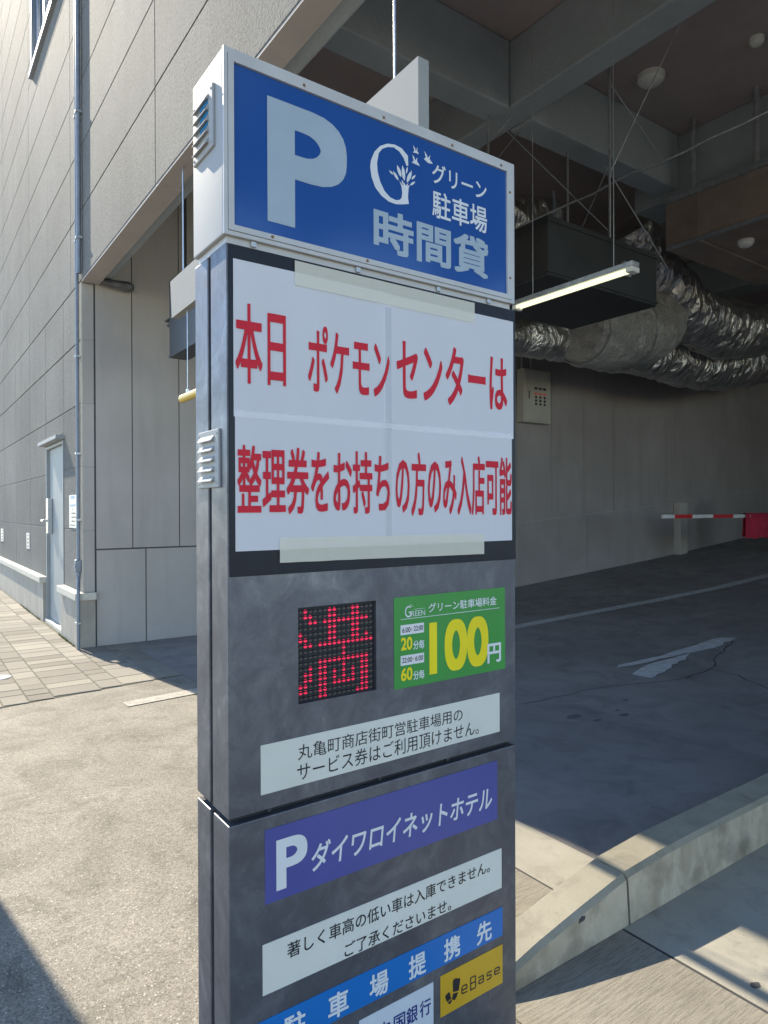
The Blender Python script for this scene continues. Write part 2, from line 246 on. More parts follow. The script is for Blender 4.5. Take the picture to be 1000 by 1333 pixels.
# ------------------------------------------------------------------ mesh helpers
ORG = {}
def thing(name, label, cat, loc=(0, 0, 0), group=None):
    o = bpy.data.objects.new(name, None); COL.objects.link(o); o.location = loc; o.empty_display_size = 0.1
    o['label'] = label; o['category'] = cat
    if group: o['group'] = group
    ORG[o.name] = Vector(loc); return o
class MB:
    def __init__(s): s.v = []; s.f = []; s.mi = []; s.sm = []
    def add(s, vs, fs, mi=0, smooth=False):
        b = len(s.v); s.v += [tuple(v) for v in vs]
        for f in fs: s.f.append([b + i for i in f]); s.mi.append(mi); s.sm.append(smooth)
        return s
    def box(s, x0, x1, y0, y1, z0, z1, mi=0):
        vs = [(x, y, z) for x in (x0, x1) for y in (y0, y1) for z in (z0, z1)]
        return s.add(vs, [(0, 1, 3, 2), (4, 6, 7, 5), (0, 4, 5, 1), (2, 3, 7, 6), (0, 2, 6, 4), (1, 5, 7, 3)], mi)
    def bbox(s, x0, x1, y0, y1, z0, z1, r=0.004, seg=2, mi=0):
        bm = bmesh.new(); bmesh.ops.create_cube(bm, size=1)
        for v in bm.verts: v.co = ((x0 + x1) / 2 + v.co.x * (x1 - x0), (y0 + y1) / 2 + v.co.y * (y1 - y0), (z0 + z1) / 2 + v.co.z * (z1 - z0))
        bmesh.ops.bevel(bm, geom=bm.edges[:], offset=r, segments=seg, affect='EDGES', profile=0.5)
        bm.verts.index_update(); s.add([v.co[:] for v in bm.verts], [[v.index for v in f.verts] for f in bm.faces], mi); bm.free(); return s
    def prism(s, poly, axis, a, b, mi=0):
        """poly: 2D outline; axis 'y': (x,z) extruded along y; 'x': (y,z); 'z': (x,y)"""
        def P(p, t): return (p[0], t, p[1]) if axis == 'y' else (t, p[0], p[1]) if axis == 'x' else (p[0], p[1], t)
        n = len(poly); vs = [P(p, a) for p in poly] + [P(p, b) for p in poly]
        fs = [[(i), (i + 1) % n, (i + 1) % n + n, i + n] for i in range(n)] + [list(range(n))[::-1], [i + n for i in range(n)]]
        return s.add(vs, fs, mi)
    def flat(s, poly, axis, t, mi=0):
        def P(p): return (p[0], t, p[1]) if axis == 'y' else (t, p[0], p[1]) if axis == 'x' else (p[0], p[1], t)
        return s.add([P(p) for p in poly], [list(range(len(poly)))], mi)
    def tube(s, pts, r, n=12, mi=0, caps=True, rnd=0.0, nz=0.0):
        pts = [Vector(p) for p in pts]; rr = r if isinstance(r, (list, tuple)) else [r] * len(pts); rings = []; prev = None
        for k, p in enumerate(pts):
            d = (pts[min(k + 1, len(pts) - 1)] - pts[max(k - 1, 0)]).normalized()
            u = d.orthogonal().normalized() if prev is None else (prev - d * prev.dot(d)).normalized()
            prev = u; w = d.cross(u)
            ring = []
            for i in range(n):
                a = 2 * math.pi * i / n; q = u * math.cos(a) + w * math.sin(a); q2 = p + q * rr[k]
                if nz: q2 = q2 + q * nz * mnoise.noise(q2 * 2.6) + q * nz * 0.55 * mnoise.noise(q2 * 7.0)
                ring.append(q2)
            rings.append(ring)
        b = [v for ring in rings for v in ring]; fs = []
        for k in range(len(pts) - 1):
            for i in range(n): fs.append((k * n + i, k * n + (i + 1) % n, (k + 1) * n + (i + 1) % n, (k + 1) * n + i))
        s.add(b, fs, mi, True)
        if caps: s.add(rings[0], [list(range(n))[::-1]], mi); s.add(rings[-1], [list(range(n))], mi)
        return s
    def dome(s, c, r, ax, depth, n=16, rings=5, mi=0, half=None):
        """spherical cap of radius r bulging along ax by depth"""
        c = Vector(c); ax = Vector(ax).normalized(); u = ax.orthogonal().normalized(); w = ax.cross(u)
        vs = [c + ax * depth]; fs = []
        for k in range(1, rings + 1):
            th = math.pi / 2 * k / rings
            for i in range(n):
                a = 2 * math.pi * i / n; vs.append(c + ax * depth * math.cos(th) + (u * math.cos(a) + w * math.sin(a)) * r * math.sin(th))
        for i in range(n): fs.append((0, 1 + i, 1 + (i + 1) % n))
        for k in range(rings - 1):
            for i in range(n): fs.append((1 + k * n + i, 1 + (k + 1) * n + i, 1 + (k + 1) * n + (i + 1) % n, 1 + k * n + (i + 1) % n))
        return s.add(vs, fs, mi, True)
    def build(s, name, mats, parent=None, recalc=True):
        me = bpy.data.meshes.new(name); off = Vector((0, 0, 0))
        if parent is not None:
            q = parent
            while q is not None: off = off + q.location; q = q.parent
        me.from_pydata([tuple(Vector(v) - off) for v in s.v], [], s.f)
        for m in (mats if isinstance(mats, (list, tuple)) else [mats]): me.materials.append(MATS[m])
        me.polygons.foreach_set('material_index', s.mi); me.polygons.foreach_set('use_smooth', s.sm)
        if recalc:
            bm = bmesh.new(); bm.from_mesh(me); bmesh.ops.recalc_face_normals(bm, faces=bm.faces[:]); bm.to_mesh(me); bm.free()
        o = bpy.data.objects.new(name, me); COL.objects.link(o)
        if parent is not None: o.parent = parent
        return o
def tag(o, label=None, cat=None, group=None, kind=None):
    if label: o['label'] = label
    if cat: o['category'] = cat
    if group: o['group'] = group
    if kind: o['kind'] = kind
    return o
def struct(name, mb, mats): return tag(mb.build(name, mats), kind='structure')

def text(mb, body, x0, x1, z0, z1, Y, bold=0.0, shear=0.0, mi=0, axis='y'):
    """lettering fitted into a rectangle of the plane y = Y (reads from -Y); axis 'x': plane x = Y, reads from -X (x0 is the left, larger y)"""
    c = bpy.data.curves.new('lettering', 'FONT'); c.body = body; c.shear = shear; c.resolution_u = 6 if len(body) < 4 else 3; c.align_x = 'LEFT'
    o = bpy.data.objects.new('lettering', c); COL.objects.link(o)
    dg = bpy.context.evaluated_depsgraph_get(); me = o.evaluated_get(dg).to_mesh()
    vs = [v.co.copy() for v in me.vertices]; fs = [list(p.vertices) for p in me.polygons]
    ax, bx = min(v.x for v in vs), max(v.x for v in vs); ay, by = min(v.y for v in vs), max(v.y for v in vs)
    # heavier weights: the same outline laid down several times, a hair apart
    sx, sz = (x1 - x0) / (bx - ax), (z1 - z0) / max(1e-6, by - ay)
    kx, kz = 1 - 2 * bold / (bx - ax), 1 - 2 * bold / max(1e-6, by - ay)
    offs = [(0, 0)] + ([(bold * p, bold * q) for p in (-1, 0, 1) for q in (-1, 0, 1) if p or q] if bold > 0.004 else []) + ([(bold * p, bold * q) for p in (-1, -.5, .5, 1) for q in (-1, -.5, .5, 1) if abs(p) + abs(q) < 2] if len(body) == 1 else [])
    for k, (ox, oz) in enumerate(offs):
        out = []
        for v in vs:
            a = x0 + ((v.x - ax) * kx + bold + ox) * sx; b = z0 + ((v.y - ay) * kz + bold + oz) * sz
            out.append((a, Y - k * 0.00002, b))
        mb.add(out, fs, mi)
    o.evaluated_get(dg).to_mesh_clear(); bpy.data.objects.remove(o); bpy.data.curves.remove(c)
    return mb
def word(name, parent, mat, body, *a):
    return text(MB(), body, *a).build(name, mat, parent)
def poly2(mb, poly, Y, mi=0):
    """triangulated outline in the plane y = Y"""
    mb.add([(p[0], Y, p[1]) for p in poly], tessellate_polygon([[Vector((p[0], p[1], 0)) for p in poly]]), mi); return mb
def stroke(mb, pts, w, Y, mi=0):
    for (a, b) in zip(pts[:-1], pts[1:]):
        d = Vector((b[0] - a[0], b[1] - a[1])); L = d.length; d = d / L; n = Vector((-d.y, d.x)) * w / 2; e = d * w / 2
        A = Vector(a) - e; B = Vector(b) + e
        mb.add([(q.x, Y, q.y) for q in (A - n, B - n, B + n, A + n)], [(0, 1, 2, 3)], mi)
        Y -= 0.00003
    return mb

# ------------------------------------------------------------------ ground
FXP = [-9, 3.8, 8.2, 12, 15.6, 27]; FZP = [0, 0, 0.215, 0.5, 0.83, 1.85]
def fz(x):
    for k in range(len(FXP) - 1):
        if x <= FXP[k + 1]: return FZP[k] + (FZP[k + 1] - FZP[k]) * (x - FXP[k]) / (FXP[k + 1] - FXP[k])
    return FZP[-1]
g = MB(); g.add([(-90, -90, 0), (90, -90, 0), (90, 90, 0), (-90, 90, 0)], [(0, 1, 2, 3)]); struct('road', g, 'road')
# lighter smooth apron and broomed apron on the near side of the kerb
g = MB(); g.add([(x, y, 0.004) for x, y in ((0.95, -6), (1.588, -6), (1.588, 0.176), (0.95, 0.176))], [(0, 1, 2, 3)]); struct('pavement_broomed', g, 'broom')
g = MB(); g.add([(x, y, 0.004) for x, y in ((1.60, -6), (9, -6), (9, 0.176), (1.60, 0.176))], [(0, 1, 2, 3)]); struct('pavement_apron', g, 'smooth_concrete')
g = MB(); g.add([(x, y, 0.004) for x, y in ((1.06, 0.345), (1.585, 0.345), (1.585, 2.3), (1.2, 2.3))], [(0, 1, 2, 3)]); struct('entrance_threshold', g, 'broom')
g = MB(); g.add([(x, y, 0.004) for x, y in ((1.595, 0.345), (1.93, 0.345), (1.93, 2.6), (1.595, 2.6))], [(0, 1, 2, 3)]); struct('entrance_slab', g, 'smooth_concrete')
# garage floor: ramp
g = MB(); g.add([(1.597, 2.604, .004), (1.934, 2.604, .004), (1.934, 6.868, .004), (1.597, 6.868, .004)], [(0, 1, 2, 3)]); ys = [0.347, 6.868]; xs = [1.934, 3.0, 3.8, 5, 6.5, 8.2, 10, 12, 13.8, 15.6, 20, 27]
for k in range(len(xs) - 1):
    g.add([(xs[k], ys[0], fz(xs[k]) + 0.004), (xs[k + 1], ys[0], fz(xs[k + 1]) + 0.004), (xs[k + 1], ys[1], fz(xs[k + 1]) + 0.004), (xs[k], ys[1], fz(xs[k]) + 0.004)], [(0, 1, 2, 3)])
for k in range(len(xs) - 1):
    if xs[k] > 3.9: g.add([(xs[k], -9, fz(xs[k]) + 0.004), (xs[k + 1], -9, fz(xs[k + 1]) + 0.004), (xs[k + 1], 0.347, fz(xs[k + 1]) + 0.004), (xs[k], 0.347, fz(xs[k]) + 0.004)], [(0, 1, 2, 3)])
struct('garage_floor', g, 'garage_floor')
def floor_poly(name, pts, mat, h=0.008):
    m = MB(); bm = bmesh.new(); f = bm.faces.new([bm.verts.new((x, y, fz(x) + h)) for x, y in pts])
    bmesh.ops.triangulate(bm, faces=[f], ngon_method='EAR_CLIP'); bm.verts.index_update()
    m.add([v.co[:] for v in bm.verts], [[v.index for v in q.verts] for q in bm.faces]); bm.free(); return struct(name, m, mat)
def strip(mb, pts, w, h=0.009, jit=0.0):
    for (a, b) in zip(pts[:-1], pts[1:]):
        n = max(1, int(math.hypot(b[0] - a[0], b[1] - a[1]) / 0.12)); d = Vector((b[0] - a[0], b[1] - a[1])).normalized(); nn = Vector((-d.y, d.x))
        prev = None
        for i in range(n + 1):
            x = a[0] + (b[0] - a[0]) * i / n; y = a[1] + (b[1] - a[1]) * i / n
            o = mnoise.noise(Vector((x * 4, y * 4, 3))) * jit; ww = w * (0.7 + 0.6 * random.random()) if jit else w
            p = (x + nn.x * (o + ww / 2), y + nn.y * (o + ww / 2)); q = (x + nn.x * (o - ww / 2), y + nn.y * (o - ww / 2))
            if prev: mb.add([(p_[0], p_[1], fz(p_[0]) + h) for p_ in (prev[1], q, p, prev[0])], [(0, 1, 2, 3)])
            prev = (p, q)
    return mb
struct('lane_line', strip(MB(), [(2.9, 4.72), (5.65, 4.56), (7.94, 4.41), (9.6, 4.2), (11.1, 4.13), (15, 4.3)], 0.17, 0.008), 'line_paint')
P1 = [(4.915, 2.582), (5.009, 2.63), (5.149, 2.597), (5.413, 2.571), (5.573, 2.541), (5.861, 2.559), (6.191, 2.545), (6.555, 2.571), (6.706, 2.535), (6.785, 2.423), (6.60, 2.39), (6.525, 2.417), (6.40, 2.36), (6.211, 2.354), (6.083, 2.376), (5.90, 2.40), (5.82, 2.44), (5.638, 2.444), (5.472, 2.478), (5.261, 2.491), (5.071, 2.528)]
P2 = [(4.808, 2.351), (5.017, 2.409), (5.222, 2.447), (5.417, 2.433), (5.61, 2.417), (5.86, 2.405), (5.70, 2.35), (5.58, 2.29), (5.521, 2.318), (5.42, 2.28), (5.348, 2.29), (5.25, 2.23), (5.159, 2.224), (5.07, 2.19), (4.996, 2.205), (4.869, 2.161), (4.817, 2.173)]
floor_poly('floor_patch_strip', P1, 'mortar_patch'); floor_poly('floor_patch_wedge', P2, 'mortar_patch', 0.0085)
ck = MB()
strip(ck, [(3.446, 2.4), (3.809, 2.4), (4.121, 2.337), (4.426, 2.254), (4.731, 2.087), (5.087, 1.944)], 0.009, 0.0065, 0.05)
strip(ck, [(5.041, 1.952), (5.448, 1.969), (6.025, 2.209), (6.618, 2.364)], 0.012, 0.0066, 0.06); strip(ck, [(5.448, 1.969), (5.427, 1.714), (5.189, 1.343)], 0.011, 0.0067, 0.05)
struct('floor_crack', ck, 'crack')
st = MB()
for (x, y, r) in ((3.52, 1.95, .06), (3.58, 1.79, .035), (3.85, 1.75, .04), (4.15, 1.95, .03), (3.9, 1.85, .02)):
    st.add([(x + r * (1 + .35 * random.random()) * math.cos(a), y + .6 * r * math.sin(a), fz(x) + 0.0072) for a in [i * math.pi / 7 for i in range(14)]], [list(range(14))])
struct('floor_stain', st, 'stain')
jt = MB(); jt.add([(x, y, 0.002) for x, y in ((1.588, -6), (1.60, -6), (1.60, 0.176), (1.588, 0.176))], [(0, 1, 2, 3)]); jt.add([(x, y, 0.0022) for x, y in ((1.585, 0.345), (1.595, 0.345), (1.595, 2.5), (1.585, 2.5))], [(0, 1, 2, 3)]); struct('pavement_joint', jt, 'crack')
sp = MB()
for (x, y, r) in ((1.684, -0.258, .017),):
    sp.add([(x + r * (1 + .5 * random.random()) * math.cos(a), y + r * (.6 + .3 * random.random()) * math.sin(a), 0.0055) for a in [i * math.pi / 7 for i in range(14)]], [list(range(14))])
struct('pavement_stain', sp, 'crack')
# kerb: a long stone and a ramped end stone
def kerb(name, secs):
    m = MB(); n = 7; V = []
    for (x, zf, zt) in secs:
        j = 0.003 * mnoise.noise(Vector((x * 5, 1, 2)))
        V.append([(x, 0.176, 0.0), (x, 0.181 + j, zf * 0.55), (x, 0.186 + j, zf), (x, 0.203 + j, zt), (x, 0.328 + j, zt + 0.002), (x, 0.342, zt - 0.02 if zt > .04 else zt * .6), (x, 0.346, 0.0)])
    vs = [p for s_ in V for p in s_]; fs = []; mi = []
    for k in range(len(V) - 1):
        for i in range(n - 1): m.add([V[k][i], V[k + 1][i], V[k + 1][i + 1], V[k][i + 1]], [(0, 1, 2, 3)], 1 if i in (0, 1) else 0)
    m.add(V[0], [list(range(n))]); m.add(V[-1], [list(range(n))])
    return struct(name, m, ['kerb_concrete', 'kerb_side'])
kerb('kerb_ramp', [(0.93, 0.022, 0.038), (1.06, 0.058, 0.074), (1.17, 0.085, 0.101), (1.40, 0.128, 0.145), (1.634, 0.166, 0.184)])
kerb('kerb', [(1.646 + 0.25 * k, min(0.187, 0.17 + 0.06 * k * 0.25), min(0.205, 0.188 + 0.06 * k * 0.25)) for k in range(24)])
cm = MB(); cm.prism([(1.358, .104), (1.388, .106), (1.394, .117), (1.378, .122), (1.362, .115)], 'y', 0.1825, 0.19); struct('kerb_chip', cm, 'crack')
# paving stones of the footway, each course laid along the wall
pv = MB(); xw = [-3.6]; k = 0
rw = random.Random(3)
while xw[-1] < 1.38: xw.append(xw[-1] + (0.19, 0.19, 0.38, 0.19, 0.28)[k % 5]); k += 1
xw[-1] = 1.405
def ylow(x): return 4.745 + 0.145 * max(0, x)
for a, b in zip(xw[:-1], xw[1:]):
    y = ylow((a + b) / 2) + 0.004
    while y < 18:
        L = rw.choice((0.19, 0.19, 0.29, 0.38)) if b - a < 0.3 else rw.choice((0.19, 0.28))
        if b <= 1.06 or y < 6.84:
            e = min(y + L, 6.835) if b > 1.06 else y + L
            if e - y > 0.03:
                h = 0.010 + rw.uniform(-0.0012, 0.0012); gp = 0.0035
                x0, x1, y0, y1 = a + gp, b - gp, y + gp, e - gp; c_ = 0.004
                pv.add([(x0, y0, 0.001), (x1, y0, 0.001), (x1, y1, 0.001), (x0, y1, 0.001), (x0 + c_, y0 + c_, h), (x1 - c_, y0 + c_, h), (x1 - c_, y1 - c_, h), (x0 + c_, y1 - c_, h)], [(4, 5, 6, 7), (0, 1, 5, 4), (1, 2, 6, 5), (2, 3, 7, 6), (3, 0, 4, 7)])
        y += L
y = 4.98
while y < 6.8:
    e = min(y + 0.38, 6.83); pv.add([(1.412, y + .004, .010), (1.588, y + .004, .010), (1.588, e - .004, .010), (1.412, e - .004, .010), (1.408, y, .001), (1.592, y, .001), (1.592, e, .001), (1.408, e, .001)], [(0, 1, 2, 3), (4, 5, 1, 0), (5, 6, 2, 1), (6, 7, 3, 2), (7, 4, 0, 3)]); y = e
struct('pavement', pv, 'paver')
g = MB(); g.add([(-3.6, 4.745, 0.003), (0, 4.745, 0.003), (1.592, 4.972, 0.003), (1.592, 6.872, 0.003), (1.1, 6.872, 0.003), (1.1, 18, 0.003), (-3.6, 18, 0.003)], [list(range(7))]); struct('pavement_bed', g, 'paver_joint')
struct('stop_line', MB().add([(0.893, 4.339, 0.0055), (0.893, 4.19, 0.0055), (1.60, 4.255, 0.0055), (2.4, 4.40, 0.0055), (2.4, 4.56, 0.0055), (1.60, 4.42, 0.0055)], [(0, 1, 2, 3, 4, 5)]), 'worn_paint')
# small round access cover in the paving
t_ = thing('access_cover', 'small round white access cover set flush in the tan paving stones', 'cover', (0.17, 5.84, 0.0))
cvr = MB(); cvr.tube([(0.17, 5.84, 0.002), (0.17, 5.84, 0.014)], 0.085, 28); cvr.build('lid', 'line_paint', t_)
rg = MB()
for k in range(28):
    a, b = 2 * math.pi * k / 28, 2 * math.pi * (k + 1) / 28
    rg.add([(0.17 + r * math.cos(q), 5.84 + r * math.sin(q), z) for (r, q, z) in ((.087, a, .0145), (.105, a, .0145), (.105, b, .0145), (.087, b, .0145), (.108, a, .002), (.108, b, .002))], [(0, 1, 2, 3), (1, 4, 5, 2)])
rg.build('ring', 'alu', t_)

# ------------------------------------------------------------------ the parking building
FX = 1.11                               # face of the facade panels
bld = thing('parking_building', 'grey panelled parking building with a wide open ground floor entrance', 'building', (1.11, 6.88, 0))
ZJ = [0.63, 1.33, 2.05, 2.77, 3.49, 4.15] + [4.93 + 0.72 * k for k in range(14)]
YJ = [-30, -23.5, -20.4, -17.3, -14.2, -11.25, -8.1, -5.0, -2.0, 1.03, 4.13, 7.43, 10.6, 13.85, 17.0, 20.1, 23.2, 26.3, 29.4, 32.5]
GAP = 0.006
wall = MB()
def panel(mb, y0, y1, z0, z1, th=0.05):
    mb.bbox(FX, FX + th, y0 + GAP, y1 - GAP, z0 + GAP, z1 - GAP, 0.004, 1)
WY0, WY1, WZ0, WZ1 = 7.75, 10.17, 8.17, 9.75    # window opening
for a, b in zip(YJ[:-1], YJ[1:]):
    for c, d in zip(ZJ[5:-1], ZJ[6:]):
        y0, y1 = a, b
        if d > WZ0 and c < WZ1 and b > WY0 and a < WY1:       # cut round the window
            zz0, zz1 = max(c, WZ0), min(d, WZ1)
            if zz0 > c: panel(wall, a, b, c, zz0)
            if zz1 < d: panel(wall, a, b, zz1, d)
            if a < WY0: panel(wall, a, WY0, zz0, zz1)
            if b > WY1: panel(wall, WY1, b, zz0, zz1)
        else: panel(wall, y0, y1, c, d)
DY0, DY1, DZ1 = 7.93, 9.17, 2.47               # door opening
for c, d in zip(ZJ[:5], ZJ[1:6]):
    ylist = [6.886, 7.90, 9.20, 10.6, 12.2, 13.85, 17.0, 20.1, 23.2, 26.3, 29.4, 32.5]
    for a, b in zip(ylist[:-1], ylist[1:]):
        if a == 7.90:
            if d > DZ1: panel(wall, a, b, max(c, DZ1 + .05), d)
            continue
        panel(wall, a, b, c, d)
for a, b in zip(ZJ[:5], ZJ[1:6]): pass
wall.build('wall', 'facade', bld)
bk = MB(); bk.box(FX + 0.012, 1.25, -30, WY0, 4.155, 15); bk.box(FX + 0.012, 1.25, WY1, 32.5, 4.155, 15); bk.box(FX + 0.012, 1.25, WY0, WY1, 4.155, WZ0); bk.box(FX + 0.012, 1.25, WY0, WY1, WZ1, 15)
bk.box(FX + 0.012, 1.23, 6.90, 7.92, 0, 4.15); bk.box(FX + 0.012, 1.23, 9.18, 32.5, 0, 4.15); bk.box(FX + 0.012, 1.23, 7.92, 9.18, 2.5, 4.15)
bk.build('joint_sealant', 'sealant', bld)
lt = MB(); lt.box(FX + 0.004, 1.275, -6, 4.06, 4.135, 4.152); lt.box(FX + 0.004, 1.30, 4.06, 6.87, 4.132, 4.152); lt.box(FX + 0.004, 1.25, -30, -6, 4.135, 4.152); lt.build('lintel_soffit', 'entrance', bld)
# facade south of the entrance
fs_ = MB()
for c, d in zip([0.0] + ZJ[:5], ZJ[:6]):
    for a, b in zip([-30, -26, -23, -20, -17, -14, -11], [-26, -23, -20, -17, -14, -11, -8]): panel(fs_, a, b, c, d)
fs_.box(FX + .012, 1.25, -30, -8, 0, 4.13); fs_.build('street_wall', 'facade', bld)
# corner pier strip facing the entrance
pr = MB(); pz_ = [0.63, 1.33, 2.05, 2.77, 3.49, 4.13]
for c, d in zip(pz_[:-1], pz_[1:]): pr.bbox(FX, 1.242, 6.874, 6.884, c + .004, d - .004, 0.002, 1)
pr.box(FX + .006, 1.238, 6.880, 6.9, 0.6, 4.13); pr.build('corner_pier', 'entrance', bld)
cp = MB(); cp.box(FX - 0.004, FX + .012, 6.872, 6.886, 0.64, 4.13); cp.build('lit_corner_edge', 'ledge_stone', bld)  # pale strip paints the sunlit edge of the corner
# plinth and ledge
bc = MB(); bc.box(1.066, 1.24, 6.842, 7.90, 0, 0.545); bc.box(1.066, 1.24, 9.20, 32.5, 0, 0.545); bc.build('base_course', 'base_course', bld)
ld = MB(); ld.bbox(1.018, 1.245, 6.80, 7.91, 0.547, 0.628, 0.005, 2)
for a, b in ((9.19, 12.0), (12.004, 15.0), (15.004, 18), (18.004, 21), (21.004, 24), (24.004, 32)): ld.bbox(1.018, 1.16, a, b, 0.547, 0.628, 0.005, 2)
ld.build('base_ledge', 'ledge_stone', bld)
# entrance side wall (runs on as the ramp wall)
sw = MB(); yj = 6.874; xs_ = [1.255, 1.664, 2.221, 2.80, 3.38, 3.96, 4.55, 5.4, 6.3, 7.2, 8.1, 9.0, 9.9, 10.8, 11.7, 12.6, 13.5, 15, 16.5, 18, 20, 22, 24, 26.5]
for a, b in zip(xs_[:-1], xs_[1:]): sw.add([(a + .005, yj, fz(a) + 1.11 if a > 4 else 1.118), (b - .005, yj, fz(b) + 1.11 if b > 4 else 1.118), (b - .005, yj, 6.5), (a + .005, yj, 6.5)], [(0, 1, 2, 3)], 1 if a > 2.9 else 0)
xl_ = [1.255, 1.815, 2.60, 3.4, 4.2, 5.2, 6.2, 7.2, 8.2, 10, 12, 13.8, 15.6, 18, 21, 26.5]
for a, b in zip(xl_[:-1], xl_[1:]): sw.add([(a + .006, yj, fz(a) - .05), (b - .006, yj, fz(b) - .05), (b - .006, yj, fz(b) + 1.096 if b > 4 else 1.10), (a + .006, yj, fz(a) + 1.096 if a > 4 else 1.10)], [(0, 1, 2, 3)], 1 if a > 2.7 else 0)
sw.build('side_wall', ['entrance', 'shaded_wall'], bld)
MB().box(1.235, 3.1, 6.886, 7.05, -0.05, 7.0).build('side_wall_backing', 'dark_sealant', bld); MB().box(3.1, 26.5, 6.880, 7.05, -0.05, 7.0).build('side_wall_backing', 'sealant', bld)
pw = MB(); pw.bbox(12.86, 13.13, 6.71, 6.872, 0.45, 1.68, .008, 1); pw.build('wall_pier', 'entrance', bld)
# garage shell
cl = MB(); cl.box(1.25, 27, -9, 6.872, 6.5, 6.7); cl.build('ceiling', 'ceiling', bld)
MB().box(26.5, 26.8, -9, 6.87, 0, 6.5).build('end_wall', 'entrance', bld)
MB().box(15, 26.5, -9.2, -9.0, 0, 6.5).build('far_side_wall', 'entrance', bld)  # unseen wall, cut short so sky light fills the garage from the south
for k, (x0, x1, y0, y1, z0) in enumerate(((1.26, 1.43, -9, 6.87, 4.20), (4.71, 5.03, -9, 6.87, 5.8), (7.87, 8.5, -9, 4.4, 5.7), (12.4, 13.0, -9, 6.87, 5.75), (17.4, 18.0, -9, 6.87, 5.75))):
    MB().bbox(x0, x1, y0, y1, z0, 6.498, .02, 2).build('beam', 'beam', bld)
MB().bbox(1.44, 4.70, 3.72, 4.05, 5.78, 6.498, .02, 2).build('beam', 'beam', bld)
MB().bbox(5.04, 7.86, 3.72, 4.05, 5.78, 6.498, .02, 2).build('beam', 'beam', bld)
MB().bbox(1.44, 4.70, -2.6, -2.27, 5.78, 6.498, .02, 2).build('beam', 'beam', bld)
# door
dr = MB(); dr.bbox(FX + .035, FX + .075, 7.98, 9.12, 0.055, 2.40, .003, 1); door = dr.build('door', 'door_paint', bld)
fr = MB(); fr.box(FX - .006, FX + .1, 7.932, 7.976, 0.02, 2.44); fr.box(FX - .006, FX + .1, 9.124, 9.168, 0.02, 2.44); fr.box(FX - .006, FX + .1, 7.976, 9.124, 2.404, 2.44); fr.build('door_frame', 'door_paint', door)
MB().bbox(FX - .03, FX + .1, 7.93, 9.17, 0.002, 0.05, .004, 1).build('sill', 'ledge_stone', door)
MB().bbox(FX - .10, FX + .03, 7.88, 9.22, 2.452, 2.50, .004, 1).build('hood', 'white_paint', door)
for z in (0.30, 1.62, 2.18): MB().bbox(FX + .012, FX + .036, 7.985, 8.03, z - .09, z + .09, .004, 1).build('hinge', 'dark_steel', door)
hd = MB(); hd.bbox(FX - .03, FX + .034, 8.90, 9.01, 1.24, 1.72, .006, 2); hd.bbox(FX - .075, FX - .03, 8.935, 8.975, 1.40, 1.44, .006, 2); hd.bbox(FX - .09, FX - .065, 8.93, 9.08, 1.405, 1.435, .006, 2); hd.build('handle', 'steel', door)
# upper window
wf = MB(); d0 = FX - 0.025
wf.box(d0, FX + .10, WY0, WY0 + .05, WZ0, WZ1); wf.box(d0, FX + .10, WY1 - .05, WY1, WZ0, WZ1); wf.box(d0, FX + .10, WY0 + .05, WY1 - .05, WZ1 - .05, WZ1)
wf.box(d0 - .03, FX + .10, WY0 - .03, WY1 + .03, WZ0 - .05, WZ0 + .03); wf.box(d0, FX + .06, 8.98, 9.06, WZ0 + .03, WZ1 - .05); wf.box(FX + .02, FX + .06, 9.85, 9.9, WZ0 + .03, WZ1 - .05)
win = wf.build('window', 'alu', bld)
MB().box(FX + .07, FX + .08, WY0 + .05, WY1 - .05, WZ0 + .03, WZ1 - .05).build('pane', 'glass', win)
# weeds at the foot of the wall: small grass tufts
wd = MB()
for k in range(420):
    y = random.choice((random.uniform(7.0, 7.9), random.uniform(9.3, 11.2))); x = 1.05 - abs(random.gauss(0, .012)); h = random.uniform(.012, .05); a = random.uniform(0, 6.28); w = .003
    wd.add([(x - w * math.cos(a), y - w * math.sin(a), .004), (x + w * math.cos(a), y + w * math.sin(a), .004), (x + random.uniform(-.02, .01), y + random.uniform(-.02, .02), h)], [(0, 1, 2)])
tag(wd.build('grass', 'weed', None, False), kind='stuff')

# ------------------------------------------------------------------ fittings on the facade
pp = thing('conduit_pipe', 'thin grey conduit with a junction box running down the wall corner to the pavement', 'pipe', (1.08, 6.96, 0))
m = MB(); m.tube([(1.045, 6.775, 0.0), (1.045, 6.775, 0.64), (1.05, 6.79, .70), (1.075, 6.90, 0.80), (1.078, 6.925, 0.86), (1.078, 6.925, 14)], 0.019, 10); m.build('pipe', 'pipe_paint', pp)
m = MB(); m.bbox(1.04, 1.108, 6.89, 6.96, 0.86, 1.0, .01, 2); m.tube([(1.074, 6.912, .80), (1.075, 6.922, .865)], .026, 12); m.tube([(1.035, 6.925, .93), (1.042, 6.925, .93)], .028, 12); m.build('junction_box', 'pipe_paint', pp)
MB().bbox(1.018, 1.072, 6.752, 6.84, .29, .31, .003, 1).build('clamp', 'galv', pp)
for z in (1.45, 2.2, 3.3, 4.6, 6.0, 7.4, 8.8): MB().bbox(1.052, 1.109, 6.897, 6.953, z - .012, z + .012, .003, 1).build('clamp', 'galv', pp)
pp = thing('drain_pipe', 'grey drain pipe on the upper wall ending above the entrance corner', 'pipe', (1.075, 6.80, 4.2))
m = MB(); m.tube([(1.075, 6.80, 4.2), (1.075, 6.80, 14)], 0.026, 12); m.build('pipe', 'pipe_paint', pp)
for z in (4.6, 6.0, 7.4, 8.8): MB().bbox(1.04, 1.109, 6.765, 6.835, z - .015, z + .015, .003, 1).build('clamp', 'galv', pp)
